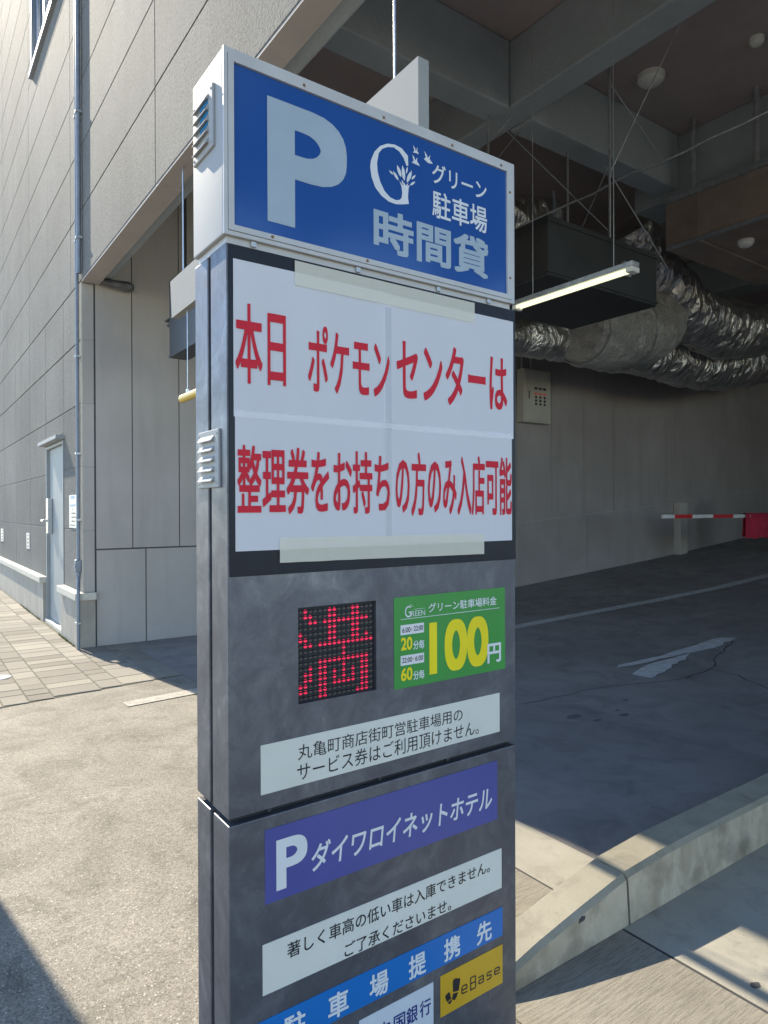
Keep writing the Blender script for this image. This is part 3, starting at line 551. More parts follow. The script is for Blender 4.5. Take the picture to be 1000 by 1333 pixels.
def plate(name, label, y0, y1, z0, z1, rows, group=None):
    o = thing(name, label, 'notice', (FX, (y0 + y1) / 2, z0), group)
    MB().box(FX - .008, FX + .003, y0, y1, z0, z1).build('board', 'white_plastic', o)
    n = len(rows); rr = random.Random(int(y0 * 100))
    for k, (w, h, mi, off) in enumerate(rows):
        tx = MB()
        zc = z1 - (z1 - z0) * (k + 0.6) / (n + .3); y = y1 - (y1 - y0) * (.1 + off)
        end = y - (y1 - y0) * w
        while y > end:                              # small blocks of characters, illegible at this size
            l_ = (y1 - y0) * rr.uniform(.05, .08); tx.box(FX - .0095, FX - .0085, y - l_, y, zc - h / 2, zc + h / 2, mi); y -= l_ * 1.35
        if tx.v: tx.build('lettering', ['black_letter', 'sky_sheet'], o)
    return o
plate('notice_plate', 'white notice plate with blue and black lines of text right of the steel door', 7.12, 7.55, 1.35, 1.74, ((.55, .035, 1, .1), (.0, .02, 0, 0), (.75, .022, 1, .02), (.06, .02, 0, .35), (.5, .018, 0, .22), (.55, .018, 0, .22), (.42, .018, 0, .22), (.65, .012, 0, .03)))
plate('small_plate', 'small white plate with dark characters left of the steel door', 10.68, 10.98, 0.95, 1.20, ((.3, .02, 0, .3), (.35, .03, 0, .25), (.3, .03, 0, .28), (.35, .03, 0, .25)))
plate('small_plate', 'small white plate farthest left on the wall, cut by the photo edge', 14.0, 14.4, 0.95, 1.20, ((.3, .02, 0, .3), (.35, .03, 0, .25), (.3, .03, 0, .28), (.35, .03, 0, .25)))
# white box bar under the lintel with its two hanging rods
wb = thing('hanging_box_bar', 'long white box bar hanging on thin rods under the entrance lintel', 'beam', (1.178, 2.3, 3.03))
m = MB(); m.add([(x, y, z) for x in (1.15, 1.205) for (y, z) in ((0.805, 3.10), (0.805, 3.385), (3.90, 3.325), (3.87, 3.035))], [(0, 1, 2, 3), (4, 7, 6, 5), (0, 4, 5, 1), (1, 5, 6, 2), (2, 6, 7, 3), (3, 7, 4, 0)]); m.build('box', 'bar_white', wb)
for (y, z) in ((1.0, 3.37), (3.68, 3.325)): MB().tube([(1.178, y, z), (1.178, y, 4.14)], 0.007, 8).build('rod', 'steel', wb)
yb = thing('clearance_bar', 'round yellow clearance bar hanging low under the white box bar', 'bar', (1.178, 2.3, 2.40))
m = MB(); m.tube([(1.178, 0.95, 2.40), (1.178, 3.72, 2.395)], 0.03, 18); m.build('tube', 'yellow_tube', yb)
MB().dome((1.178, 3.72, 2.395), .03, (0, 1, 0), .012, 18, 4).build('end_cap', 'yellow_tube', yb); MB().dome((1.178, .95, 2.40), .03, (0, -1, 0), .012, 18, 4).build('end_cap', 'yellow_tube', yb)
for y in (1.2, 3.60): MB().tube([(1.178, y, 2.43), (1.178, y, 3.10)], 0.0035, 6).build('cord', 'steel', yb); MB().bbox(1.168, 1.188, y - .01, y + .01, 2.428, 2.45, .002, 1).build('clip', 'steel', yb)
# dark display case inside the entrance
dc = thing('hanging_display_case', 'dark metal display case hanging behind the white box bar', 'display', (1.95, 4.9, 3.2))
m = MB(); m.bbox(1.80, 2.0, 3.9, 5.93, 3.21, 4.02, .006, 1); m.build('case', 'dark_steel', dc)
m = MB(); m.box(1.795, 2.005, 3.89, 5.94, 3.19, 3.215); m.box(1.79, 1.83, 5.93, 6.05, 3.60, 3.615); m.prism([(5.93, 3.60), (6.12, 3.58), (5.93, 3.50)], 'x', 1.83, 1.845); m.build('bracket', 'dark_steel', dc)
for y in (4.2, 5.7): MB().tube([(1.9, y, 4.02), (1.9, y, 6.5)], .014, 8).build('hanger', 'dark_steel', dc)

# ------------------------------------------------------------------ the sign pylon
py = thing('sign_pylon', 'tall steel parking sign pylon with a blue light box on top', 'sign', (0.433, 0.1, 0))
F = 0.012; B = 0.199; XW = 0.866
def shell(z0, z1, hole=None):
    m = MB()
    if hole is None: m.bbox(0, XW, F, 0.1, z0, z1, .0025, 2)
    else:
        hx0, hx1, hz0, hz1 = hole
        xs = [0, hx0, hx1, XW]; zs = [z0, hz0, hz1, z1]
        for i in range(3):
            for j in range(3):
                if i == 1 and j == 1: continue
                m.add([(xs[i], F, zs[j]), (xs[i + 1], F, zs[j]), (xs[i + 1], F, zs[j + 1]), (xs[i], F, zs[j + 1])], [(0, 1, 2, 3)])
        for (a, b) in (((hx0, hz0), (hx1, hz0)), ((hx1, hz0), (hx1, hz1)), ((hx1, hz1), (hx0, hz1)), ((hx0, hz1), (hx0, hz0))):
            m.add([(a[0], F, a[1]), (b[0], F, b[1]), (b[0], F + .02, b[1]), (a[0], F + .02, a[1])], [(0, 1, 2, 3)])
        m.add([(0, F, z0), (0, .1, z0), (0, .1, z1), (0, F, z1)], [(0, 1, 2, 3)]); m.add([(XW, F, z0), (XW, .1, z0), (XW, .1, z1), (XW, F, z1)], [(0, 1, 2, 3)])
        m.add([(0, F, z0), (XW, F, z0), (XW, .1, z0), (0, .1, z0)], [(0, 1, 2, 3)]); m.add([(0, F, z1), (XW, F, z1), (XW, .1, z1), (0, .1, z1)], [(0, 1, 2, 3)])
    return m
HOLE = (0.168, 0.383, 1.110, 1.3285)
shell(0.893, 2.118, HOLE).build('front_panel', 'pylon', py, True)
shell(0.02, 0.877).build('lower_front_panel', 'pylon', py)
MB().bbox(0, XW, 0.119, B, 0.893, 2.118, .0025, 2).build('rear_panel', 'pylon', py)
MB().bbox(0, XW, 0.119, B, 0.02, 0.877, .0025, 2).build('lower_rear_panel', 'pylon', py)
c_ = MB(); c_.box(0.012, XW - .012, 0.034, B - .012, 0, 2.13); c_.build('core', 'gap_black', py)
for x in (0.10, 0.40, 0.62): MB().tube([(x, 0.022, .885), (x, 0.036, .885)], .005, 10).build('bolt', 'dark_steel', py)
MB().bbox(-.03, XW + .03, -.02, B + .03, 0.0, 0.02, .004, 1).build('base_plate', 'pylon', py)
m = MB(); m.bbox(0.004, 0.868, 0.009, F - .0002, 1.408, 2.116, .001, 1); m.build('black_panel', 'panel_black', py)
# light box
cab = MB(); cab.bbox(-.01, .8534, .004, .1816, 2.131, 2.524, .003, 2); cab = cab.build('light_box', 'white_paint', py)
MB().box(0.0, .846, .010, .172, 2.117, 2.132).build('box_base', 'frame_white', cab)
def ring(x0, x1, z0, z1, w, y0, y1):
    m = MB(); m.box(x0, x1, y0, y1, z0, z0 + w[0]); m.box(x0, x1, y0, y1, z1 - w[1], z1); m.box(x0, x0 + w[2], y0, y1, z0 + w[0], z1 - w[1]); m.box(x1 - w[3], x1, y0, y1, z0 + w[0], z1 - w[1]); return m
ring(-.01, .8534, 2.131, 2.524, (.0085, .011, .0085, .011), -.002, .0038).build('outer_frame', 'frame_white', cab)
ring(-.0005, .8414, 2.1405, 2.512, (.0125, .0155, .0128, .0172), -.004, .0036).build('inner_frame', 'frame_white', cab)
face = MB(); face.box(.0125, .824, .0015, .0035, 2.1535, 2.496); face = face.build('blue_face', 'blue_face', cab)
tx = MB(); text(tx, 'P', .091, .296, 2.182, 2.455, .0008, .028); tx.build('parking_letter', 'soft_white_letter', face)
tx = MB(); text(tx, '時間貸', .372, .754, 2.181, 2.287, .0008, .024); tx.build('hourly_lettering', 'soft_white_letter', face)
word('lettering', face, 'white_letter', 'グリーン', .556, .748, 2.394, 2.446, .0006, .010); word('lettering', face, 'white_letter', '駐車場', .556, .750, 2.305, 2.376, .0006, .012)
EMBLEM = [[(0.4782, 2.4139), (0.4774, 2.4379), (0.4573, 2.4515), (0.4353, 2.4536), (0.4136, 2.4491), (0.3922, 2.4369), (0.3753, 2.4179), (0.3647, 2.3941), (0.3625, 2.3763), (0.3666, 2.3534), (0.377, 2.3322), (0.3959, 2.3164), (0.4173, 2.3081), (0.439, 2.3073), (0.4567, 2.3111), (0.48, 2.3182), (0.4769, 2.3342), (0.4793, 2.3581), (0.4829, 2.3673), (0.4752, 2.3613), (0.4784, 2.3711), (0.4703, 2.3613), (0.465, 2.3681), (0.4622, 2.3595), (0.4503, 2.3679), (0.4569, 2.3556), (0.459, 2.3402), (0.4568, 2.3271), (0.4501, 2.3208), (0.4391, 2.3172), (0.4217, 2.3197), (0.4045, 2.3309), (0.3918, 2.3501), (0.3843, 2.3722), (0.3827, 2.3925), (0.3879, 2.4183), (0.3986, 2.4319), (0.4136, 2.4407), (0.4331, 2.4459), (0.4506, 2.4406), (0.4639, 2.4286), (0.4728, 2.4116)], [(0.4189, 2.3856), (0.4211, 2.3817), (0.4239, 2.3794), (0.4276, 2.378), (0.4315, 2.3779), (0.4303, 2.3808), (0.4278, 2.3833), (0.4242, 2.3848)], [(0.4307, 2.3871), (0.433, 2.3794), (0.4366, 2.3741), (0.4418, 2.37), (0.4477, 2.3679), (0.4467, 2.3736), (0.4434, 2.3791), (0.4385, 2.3834)], [(0.443, 2.4058), (0.4432, 2.3956), (0.4456, 2.3882), (0.4503, 2.3821), (0.4561, 2.3784), (0.4567, 2.3857), (0.4548, 2.3934), (0.4506, 2.3997)], [(0.4598, 2.4096), (0.4574, 2.3968), (0.4578, 2.3871), (0.4609, 2.3783), (0.4659, 2.3722), (0.4684, 2.3811), (0.4685, 2.3911), (0.4659, 2.4001)], [(0.4759, 2.4107), (0.4725, 2.4047), (0.471, 2.3999), (0.4707, 2.3952), (0.4718, 2.3917), (0.4745, 2.3958), (0.4763, 2.4006), (0.4768, 2.4053)], [(0.489, 2.4048), (0.48, 2.3944), (0.4752, 2.3857), (0.4731, 2.3769), (0.4739, 2.3698), (0.4807, 2.3767), (0.4861, 2.3854), (0.4888, 2.3942)], [(0.5017, 2.3973), (0.4955, 2.3936), (0.4917, 2.3901), (0.4892, 2.3859), (0.4884, 2.382), (0.4929, 2.3843), (0.497, 2.3877), (0.4998, 2.3917)], [(0.5002, 2.3799), (0.4936, 2.3772), (0.489, 2.374), (0.4856, 2.3701), (0.4838, 2.3661), (0.4885, 2.3676), (0.4933, 2.3705), (0.497, 2.3744)], [(0.4579, 2.3725), (0.4576, 2.3684), (0.4584, 2.3655), (0.4602, 2.3631), (0.4627, 2.3618), (0.4632, 2.3647), (0.4626, 2.3677), (0.461, 2.3702)], [(0.4933, 2.4696), (0.5001, 2.4645), (0.5024, 2.458), (0.508, 2.4694), (0.507, 2.4594), (0.5125, 2.4527), (0.5024, 2.4526), (0.4923, 2.4514), (0.4978, 2.4566)], [(0.491, 2.4456), (0.4978, 2.4404), (0.5, 2.4332), (0.5078, 2.4434), (0.506, 2.4338), (0.516, 2.4234), (0.5045, 2.4237), (0.4886, 2.4251), (0.4954, 2.4307)], [(0.5301, 2.4664), (0.5371, 2.4593), (0.5418, 2.4516), (0.5498, 2.4613), (0.5469, 2.4506), (0.5582, 2.4418), (0.544, 2.4388), (0.5277, 2.4456), (0.5347, 2.4506)]]
em = MB()
for k, P in enumerate(EMBLEM): poly2(em, P, .0006 - .00002 * k)
em.build('tree_emblem', 'white_letter', face)
for (x, z) in ((.18, 2.506), (.40, 2.506), (.62, 2.506), (.80, 2.506), (.834, 2.44), (.834, 2.20), (.10, 2.147), (.35, 2.147)): MB().tube([(x, -.0055, z), (x, -.0038, z)], .0035, 8).build('screw', 'rust', cab)
for x in (.06, .33, .58, .76): MB().box(x - .006, x + .006, .004, .0098, 2.119, 2.130).build('clip', 'galv', cab)
def vent(y0, y1, z0, z1, X, mats, blue=False):
    m = MB(); m.bbox(X - .006, X + .001, y0, y1, z0, z1, .0025, 2)
    pit = (z1 - z0) / 5.75
    for k in range(5):
        zt = z1 - pit * (.55 + k); zb = zt - pit * .62; xo = X - .006
        prof = [(xo + .0005, zt), (xo - .008, zb + .002), (xo - .008, zb), (xo + .0005, zb + .004)]
        ya, yb2 = y0 + (y1 - y0) * .20, y1 - (y1 - y0) * .12
        m.add([(p[0], y, p[1]) for y in (ya, yb2) for p in prof], [(0, 1, 2, 3), (7, 6, 5, 4), (0, 4, 5, 1), (1, 5, 6, 2), (2, 6, 7, 3)])
    for (y, z) in ((y0 + .008, z0 + .01), (y1 - .008, z0 + .01), (y0 + .008, z1 - .01), (y1 - .008, z1 - .01)): m.dome((X - .006, y, z), .003, (-1, 0, 0), .002, 8, 3)
    o = m.build('louvre_vent', mats, cab if blue else py)
    if blue:
        q = MB()
        for k in range(3):
            zt = z1 - pit * (.55 + k); zb = zt - pit * .62; ya = y0 + (y1 - y0) * .22
            q.box(X - .0075, X - .0062, ya, ya + (y1 - y0) * .38, zb - pit * .30, zb + .001)
        q.build('vent_glow_patch', 'vent_blue_glow', o)  # flat patches painting the blue reflection in the slots
vent(.046, .168, 1.600, 1.728, 0, 'white_paint'); vent(.045, .164, 2.333, 2.469, -.01, 'white_paint', True)
# LED matrix
MB().box(HOLE[0], HOLE[1], F + .012, F + .02, HOLE[2], HOLE[3])
led = MB(); led.box(HOLE[0] + .0003, HOLE[1] - .0003, F + .010, F + .019, HOLE[2] + .0003, HOLE[3] - .0003); led = led.build('led_display', 'led_board', py)
ROWS = [(1, 6, 7, 11, 12), (1, 2, 6, 7, 11, 12), (2, 3, 5, 6, 7, 8, 9, 10, 11, 12, 13, 14), (6, 7, 11, 12), (0, 6, 7, 11, 12), (0, 1, 6, 7, 11, 12, 14), (1, 2, 4, 5, 6, 7, 8, 9, 10, 11, 12, 13, 14, 15), (9,), (9,), tuple(range(4, 15)), (2, 4, 5, 9, 13, 14), (1, 2, 4, 5, 7, 9, 11, 13, 14), (1, 2, 4, 5, 7, 9, 11, 13, 14), (0, 1, 4, 5, 7, 8, 9, 10, 11, 13, 14), (0, 1, 4, 5, 13, 14), (4, 5, 12, 13, 14)]
lit, dim, hood = MB(), MB(), MB()
for r_ in range(16):
    for c in range(16):
        x = .1786 + .01296 * c; z = 1.3172 - .01323 * r_
        (lit if c in ROWS[r_] else dim).dome((x, F + .010, z - .0004), .0047, (0, -1, 0), .0035, 10, 3)
        hood.box(x - .0055, x + .0055, F + .0035, F + .010, z + .0012, z + .0030)
lit.build('lit_dots', 'led_lit', led); dim.build('unlit_dots', 'led_dark', led); hood.build('visors', 'led_board', led)
# fee plate and stickers
def sticker(name, x0, x1, z0, z1, mat, y=F, th=.0014):
    return MB().bbox(x0, x1, y - th, y - .0001, z0, z1, .0004, 1).build(name, mat, py)
TY = F - .0020
fee = sticker('fee_plate', .436, .8245, 1.101, 1.3305, 'green_sheet', F, .0016)
for body, x0, x1, z0, z1, y, b in (('グリーン駐車場料金', .546, .791, 1.284, 1.308, TY, .010), ('円', .755, .807, 1.124, 1.178, TY - .0002, .022), ('分毎', .496, .532, 1.194, 1.217, TY, .018), ('分毎', .496, .532, 1.117, 1.140, TY, .018), ('REEN', .490, .535, 1.279, 1.293, TY - .0001, .004)):
    word('lettering', fee, 'white_letter', body, x0, x1, z0, z1, y, b)
w = MB(); text(w, 'G', .470, .489, 1.278, 1.307, TY, .0)
for (a, b) in ((.486, 1.309), (.491, 1.306)): poly2(w, [(a, b + .003), (a + .002, b), (a + .004, b + .001), (a + .003, b - .002), (a, b - .001)], TY - .0001)
w.build('emblem', 'white_letter', fee)
MB().box(.457, .802, TY, TY + .0003, 1.2738, 1.2752).build('rule_line', 'white_letter', fee); MB().box(.499, .534, TY, TY + .0003, 1.2965, 1.2973).build('rule_line', 'white_letter', fee)
for body, x0, x1, z0, z1, b in (('100', .549, .759, 1.1215, 1.2585, .030), ('20', .457, .493, 1.196, 1.2285, .022), ('60', .457, .493, 1.119, 1.1515, .022)): word('price_figure', fee, 'yellow_letter', body, x0, x1, z0, z1, TY, b)
for z in (1.235, 1.158): MB().box(.456, .531, TY, TY + .0003, z, z + .025).build('hour_label', 'chip_white', fee)
for body, x0, x1, z0, z1 in (('6:00', .461, .487, 1.2405, 1.2535), ('22:00', .498, .5275, 1.2415, 1.2545), ('22:00', .460, .492, 1.1645, 1.1775), ('6:00', .502, .5275, 1.1645, 1.1775)): word('lettering', fee, 'black_letter', body, x0, x1, z0, z1, TY - .0003, .008)
for x, z in ((.4895, 1.245), (.4945, 1.169)): MB().flat([(x, z), (x + .006, z + .0025), (x, z + .005)], 'y', TY - .0003).build('hour_arrow', 'orange_letter', fee)
s1 = sticker('coupon_notice', .074, .8025, .927, 1.036, 'cream_sheet')
w = MB(); text(w, '丸亀町商店街町営駐車場用の', .165, .663, .9835, 1.0185, TY, .002); w.build('lettering', 'black_letter', s1); w = MB(); text(w, 'サービス券はご利用頂けません。', .163, .722, .936, .976, TY, .002); w.build('lettering', 'black_letter', s1)
s2 = sticker('hotel_plate', .083, .7925, .684, .848, 'purple_sheet')
w = MB(); text(w, 'P', .110, .188, .706, .818, TY, .024); w.build('parking_letter', 'white_letter', s2); w = MB(); text(w, 'ダイワロイネットホテル', .199, .771, .720, .784, TY, .013, .14); w.build('lettering', 'white_letter', s2)
s3 = sticker('height_notice', .0765, .8085, .486, .598, 'cream_sheet')
w = MB(); text(w, '著しく車高の低い車は入庫できません。', .136, .762, .545, .580, TY, .006); w.build('lettering', 'black_letter', s3); w = MB(); text(w, 'ご了承くださいませ。', .287, .620, .489, .523, TY, .006); w.build('lettering', 'black_letter', s3)
s4 = sticker('partner_band', .060, .8115, .351, .432, 'sky_sheet')
for ch, x in zip('駐車場提携先', (.126, .2415, .358, .478, .595, .712)): word('lettering', s4, 'white_letter', ch, x, x + .056, .358, .417, TY, .020)
s5 = sticker('amber_plate', .5825, .811, .2175, .3265, 'amber_sheet')
FOOT = [[(0.6262, 0.3002), (0.6327, 0.3018), (0.65, 0.2956), (0.6513, 0.2901), (0.6456, 0.264), (0.626, 0.2679), (0.6245, 0.2911)], [(0.6276, 0.2633), (0.6439, 0.2609), (0.639, 0.2507), (0.6314, 0.244), (0.6217, 0.2505), (0.6237, 0.257), (0.6253, 0.2642)], [(0.5981, 0.269), (0.6115, 0.2749), (0.6163, 0.2675), (0.6169, 0.2599), (0.6211, 0.2545), (0.6056, 0.25), (0.6002, 0.2596)], [(0.6075, 0.2479), (0.6211, 0.2513), (0.6217, 0.2456), (0.6146, 0.2408), (0.6098, 0.2438)]]
w = MB()
for P in FOOT: poly2(w, P, TY)
w.build('emblem', 'black_letter', s5)
w = MB(); sw_ = .0036
def fitp(pts, x0, x1, z0, z1): return [(x0 + p[0] * (x1 - x0), z0 + p[1] * (z1 - z0)) for p in pts]
ee = [(1, 0), (.25, 0), (0, .2), (0, .8), (.2, 1), (.8, 1), (1, .8), (1, .48), (.05, .48)]
stroke(w, fitp(ee, .657, .675, .2495, .2695), sw_, TY)
stroke(w, fitp([(0, 0), (.85, 0), (1, .12), (1, .42), (.85, .52), (0, .52)], .689, .7075, .2475, .280), sw_, TY); stroke(w, fitp([(.85, .52), (.95, .62), (.95, .9), (.8, 1), (0, 1), (0, 0)], .689, .7075, .2475, .280), sw_, TY)
stroke(w, fitp([(0, 1), (.8, 1), (1, .85), (1, 0), (.2, 0), (0, .15), (0, .4), (.2, .52), (1, .52)], .719, .7365, .2515, .2695), sw_, TY)
stroke(w, fitp([(1, .92), (1, 1), (.15, 1), (0, .85), (0, .62), (.15, .52), (.85, .52), (1, .4), (1, .15), (.85, 0), (0, 0)], .750, .7655, .2505, .2690), sw_, TY)
stroke(w, fitp(ee, .779, .7975, .252, .2690), sw_, TY)
w.build('lettering', 'black_letter', s5)
s6 = sticker('bank_plate', .328, .559, .212, .322, 'pale_sheet')
for ch, x, z0, z1 in (('中', .383, .247, .288), ('国', .430, .247, .287), ('銀', .470, .246, .289), ('行', .513, .246, .288)): word('lettering', s6, 'navy_letter', ch, x, x + .036, z0, z1, TY, .009)

# ------------------------------------------------------------------ the paper poster taped to the pylon
po = thing('paper_poster', 'white poster of four taped sheets with red handmade lettering', 'poster', (.435, .0085, 1.46))
def sheet(x0, x1, z0, z1, yb):
    m = MB(); nx, nz = 22, 16; V = []
    for j in range(nz + 1):
        for i in range(nx + 1):
            u, v = i / nx, j / nz; x = x0 + (x1 - x0) * u; z = z0 + (z1 - z0) * v
            V.append((x, yb + .00035 * mnoise.noise(Vector((x * 9, z * 9, yb * 900))), z))
    m.add(V, [(j * (nx + 1) + i, j * (nx + 1) + i + 1, (j + 1) * (nx + 1) + i + 1, (j + 1) * (nx + 1) + i) for j in range(nz) for i in range(nx)], 0, True)
    return m
for (x0, x1, z0, z1, yb) in ((.0165, .430, 1.4625, 1.763, .0080), (.408, .8505, 1.4625, 1.763, .0074), (.0135, .426, 1.750, 2.086, .0076), (.404, .857, 1.750, 2.083, .0070)):
    sheet(x0, x1, z0, z1, yb).build('sheet', 'paper', po, False)
PY = .0060
for body, x0, x1, z0, z1, b in (('本日', .0175, .137, 1.823, 1.995, .013), ('ポケモン', .193, .422, 1.822, 1.975, .013), ('センターは', .444, .831, 1.826, 1.981, .014), ('整理券をお持ち', .0205, .4215, 1.541, 1.691, .014), ('の方のみ入店可能', .4395, .8485, 1.534, 1.697, .014)):
    word('lettering', po, 'paper_red', body, x0, x1, z0, z1, PY, b)
def tape(x0, x1, z0, z1, rag):
    m = MB(); n = 30; V = []
    for i in range(n + 1):
        x = x0 + (x1 - x0) * i / n; d = .0006 * mnoise.noise(Vector((x * 25, z0, 2)))
        V += [(x, .0050 + d * .3, z0 + d + rag * (i / n - .5)), (x, .0050 + d * .3, z1 + d + rag * (i / n - .5))]
    m.add(V, [(2 * i, 2 * i + 2, 2 * i + 3, 2 * i + 1) for i in range(n)], 0, True); return m
def clear(x0, x1, z0, z1): return MB().add([(x0, .0066, z0), (x1, .0066, z0), (x1, .0064, z1), (x0, .0064, z1)], [(0, 1, 2, 3)])
clear(.409, .428, 1.4635, 2.050).build('clear_tape', 'clear_tape', po, False)
MB().add([(.0165, .00655, 1.749), (.852, .00655, 1.7495), (.852, .0063, 1.7645), (.0165, .0063, 1.764)], [(0, 1, 2, 3)]).build('clear_tape', 'clear_tape_pale', po, False)
tape(.1595, .707, 2.0555, 2.1105, -.001).build('tape_strip', 'tape', po, False)
tape(.1195, .7395, 1.431, 1.4865, -.006).build('tape_strip', 'tape', po, False)

# ------------------------------------------------------------------ inside the garage
# fluorescent lamp
fl = thing('fluorescent_lamp', 'lit fluorescent tube lamp hanging below the ceiling ducts', 'lamp', (4.08, 2.4, 3.4))
MB().bbox(4.03, 4.13, 1.80, 3.06, 3.425, 3.468, .006, 1).build('housing', 'galv', fl)
for x in (4.055, 4.105): MB().tube([(x, 1.86, 3.408), (x, 3.02, 3.410)], .013, 12).build('tube', 'tube', fl)
for a, b in ((1.80, 1.86), (3.02, 3.06)): MB().bbox(4.03, 4.13, a, b, 3.385, 3.425, .004, 1).build('lamp_holder', 'white_plastic', fl)
for y in (2.0, 2.85): MB().tube([(4.08, y, 3.46), (4.08, y, 6.5)], .0035, 6).build('hanger', 'galv', fl)
# fan box
fb = thing('fan_box', 'dark rectangular fan box hung beside the fluorescent lamp', 'duct', (5.2, 3.5, 3.75))
MB().bbox(4.4, 6.15, 2.95, 4.1, 3.75, 4.32, .006, 1).build('case', 'duct_steel', fb)
for z in (3.78, 4.26): MB().box(4.39, 6.16, 2.94, 4.11, z, z + .02).build('flange', 'duct_steel', fb)
MB().bbox(5.5, 5.62, 2.90, 2.94, 3.95, 4.1, .004, 1).build('bracket', 'galv', fb)
for (x, y) in ((5.4, 3.0), (5.9, 3.95), (4.6, 3.95)): MB().tube([(x, y, 4.2), (x, y, 6.5)], .013, 8).build('hanger', 'galv', fb)
for (a, b) in (((5.4, 3.0, 4.4), (4.9, 3.95, 5.7)), ((5.4, 3.0, 5.0), (5.75, 2.4, 6.4)), ((5.9, 3.95, 4.5), (5.5, 3.05, 5.2)), ((5.4, 3.05, 5.1), (6.6, 3.1, 4.3)), ((5.4, 2.98, 5.9), (6.4, 3.0, 5.4)), ((4.7, 3.9, 5.6), (5.1, 3.6, 6.2)), ((4.6, 3.95, 5.2), (5.2, 3.95, 5.9))): MB().tube([a, b], .007, 6).build('brace', 'galv', fb)
def duct(name, label, path, r, mat, nz=.07, n=48, sub=14, bands=1):
    pts = []; rs = []; P = [Vector(p) for p in path]; RR = r if isinstance(r, list) else [r] * len(P)
    for k in range(len(P) - 1):
        p0 = P[max(k - 1, 0)]; p1 = P[k]; p2 = P[k + 1]; p3 = P[min(k + 2, len(P) - 1)]
        for i in range(sub):
            t = i / sub; pts.append(0.5 * ((2 * p1) + (-p0 + p2) * t + (2 * p0 - 5 * p1 + 4 * p2 - p3) * t * t + (-p0 + 3 * p1 - 3 * p2 + p3) * t ** 3)); rs.append(RR[k] + (RR[k + 1] - RR[k]) * t)
    pts.append(P[-1]); rs.append(RR[-1])
    m = MB(); m.tube(pts, rs, n, nz=nz * .55); o = tag(m.build(name, mat), label, 'duct')
    if bands:
        for k in range(9, len(pts) - 9, 23):
            d = (pts[k + 1] - pts[k - 1]).normalized()
            MB().tube([pts[k] - d * .02, pts[k] + d * .02], rs[k] + nz * .12, n, nz=nz * .5, caps=False).build('band', 'galv', o)
    return o
duct('wrapped_duct', 'dull fat wrapped duct bulging out below the dark fan box', [(7.42, 5.0, 4.16), (7.6, 5.0, 4.18), (8.3, 5.0, 4.27), (9.0, 4.95, 4.42), (9.4, 4.9, 4.6)], [.42, .54, .58, .56, .4], 'wrap', .06)
duct('foil_duct', 'foil wrapped duct curving down and away to the right', [(8.3, 4.75, 5.75), (8.6, 4.75, 5.45), (8.95, 4.75, 5.2), (9.4, 4.75, 4.93), (10.1, 4.8, 4.68), (11.3, 4.8, 4.62), (12.8, 4.8, 4.95), (14.0, 4.8, 5.3)], [.34, .36, .38, .42, .45, .45, .42, .4], 'foil', .10)
duct('foil_duct', 'lowest foil wrapped duct running along the back wall', [(5.4, 5.45, 3.95), (6.3, 5.45, 3.98), (7.33, 5.45, 4.06), (8.41, 5.5, 4.12), (9.85, 5.5, 4.18), (11.03, 5.5, 4.18), (12.22, 5.5, 4.26), (14.2, 5.5, 4.6), (16, 5.5, 5.0)], [.24, .27, .28, .34, .38, .42, .45, .42, .4], 'foil', .10)
duct('foil_duct', 'upper short foil wrapped duct right of the blue light box', [(5.0, 5.0, 5.25), (5.8, 5.0, 5.30), (6.5, 5.0, 5.45), (6.72, 5.0, 5.49), (6.80, 5.0, 5.50)], [.3, .32, .33, .31, .22], 'foil', .06)
duct('foil_duct', 'lower short foil wrapped duct just above the lamp end', [(5.0, 5.0, 4.5), (5.8, 5.0, 4.57), (6.6, 5.0, 4.70), (6.88, 5.0, 4.74), (6.98, 5.0, 4.76)], [.3, .31, .32, .30, .2], 'foil', .06)
duct('insulation_roll', 'small dark crinkled insulation roll at the top of the entrance wall', [(1.31, 6.79, 4.17), (1.4, 6.79, 4.155), (1.6, 6.79, 4.145), (1.66, 6.79, 4.15)], [.03, .05, .055, .04], 'dull_dark', .05, bands=0)
m = MB(); m.tube([(6.4, 4.6, 5.7), (6.42, 4.6, 5.54), (6.43, 4.6, 5.3), (6.52, 4.6, 5.1), (6.67, 4.6, 4.95), (6.9, 4.6, 4.93)], .022, 8); tag(m.build('cable', 'pipe_paint'), 'grey cable loop hanging between the two short foil ducts', 'cable')
m = MB(); pts = [(5.6, 6.3, 4.99)] + [(5.61 + .02 * math.sin(k * 1.3), 3.94 - .27 * k, 5.0 + .012 * math.sin(k * 2.1)) for k in range(10)] + [(5.65, -1, 5.0)]; m.tube(pts, .013, 8); tag(m.build('conduit', 'galv'), 'pale thin conduit crossing under the ceiling from duct to right edge', 'conduit')
gd = thing('square_duct', 'large rectangular duct in flare-brown colour under the ceiling at the right', 'duct', (8.8, 2, 4.9))
MB().bbox(7.6, 10.0, -3.0, 3.75, 4.92, 5.55, .008, 1).build('case', 'flare_tint_duct', gd)
for y in (-1.2, .3, 1.8, 3.3): MB().box(7.58, 10.02, y - .02, y + .02, 4.90, 5.57).build('flange', 'flare_tint_duct', gd)
MB().box(7.55, 7.60, -3, 3.72, 5.50, 5.58).build('edge_rail', 'galv', gd); MB().box(7.57, 7.60, -3, 3.72, 4.905, 4.945).build('edge_rail', 'galv', gd)
for (x, y) in ((7.66, 3.4), (7.66, 2.62), (8.6, 3.5), (8.6, 2.7)): MB().tube([(x, y, 5.55), (x, y, 6.5)], .035, 8).build('hanger', 'galv', gd)
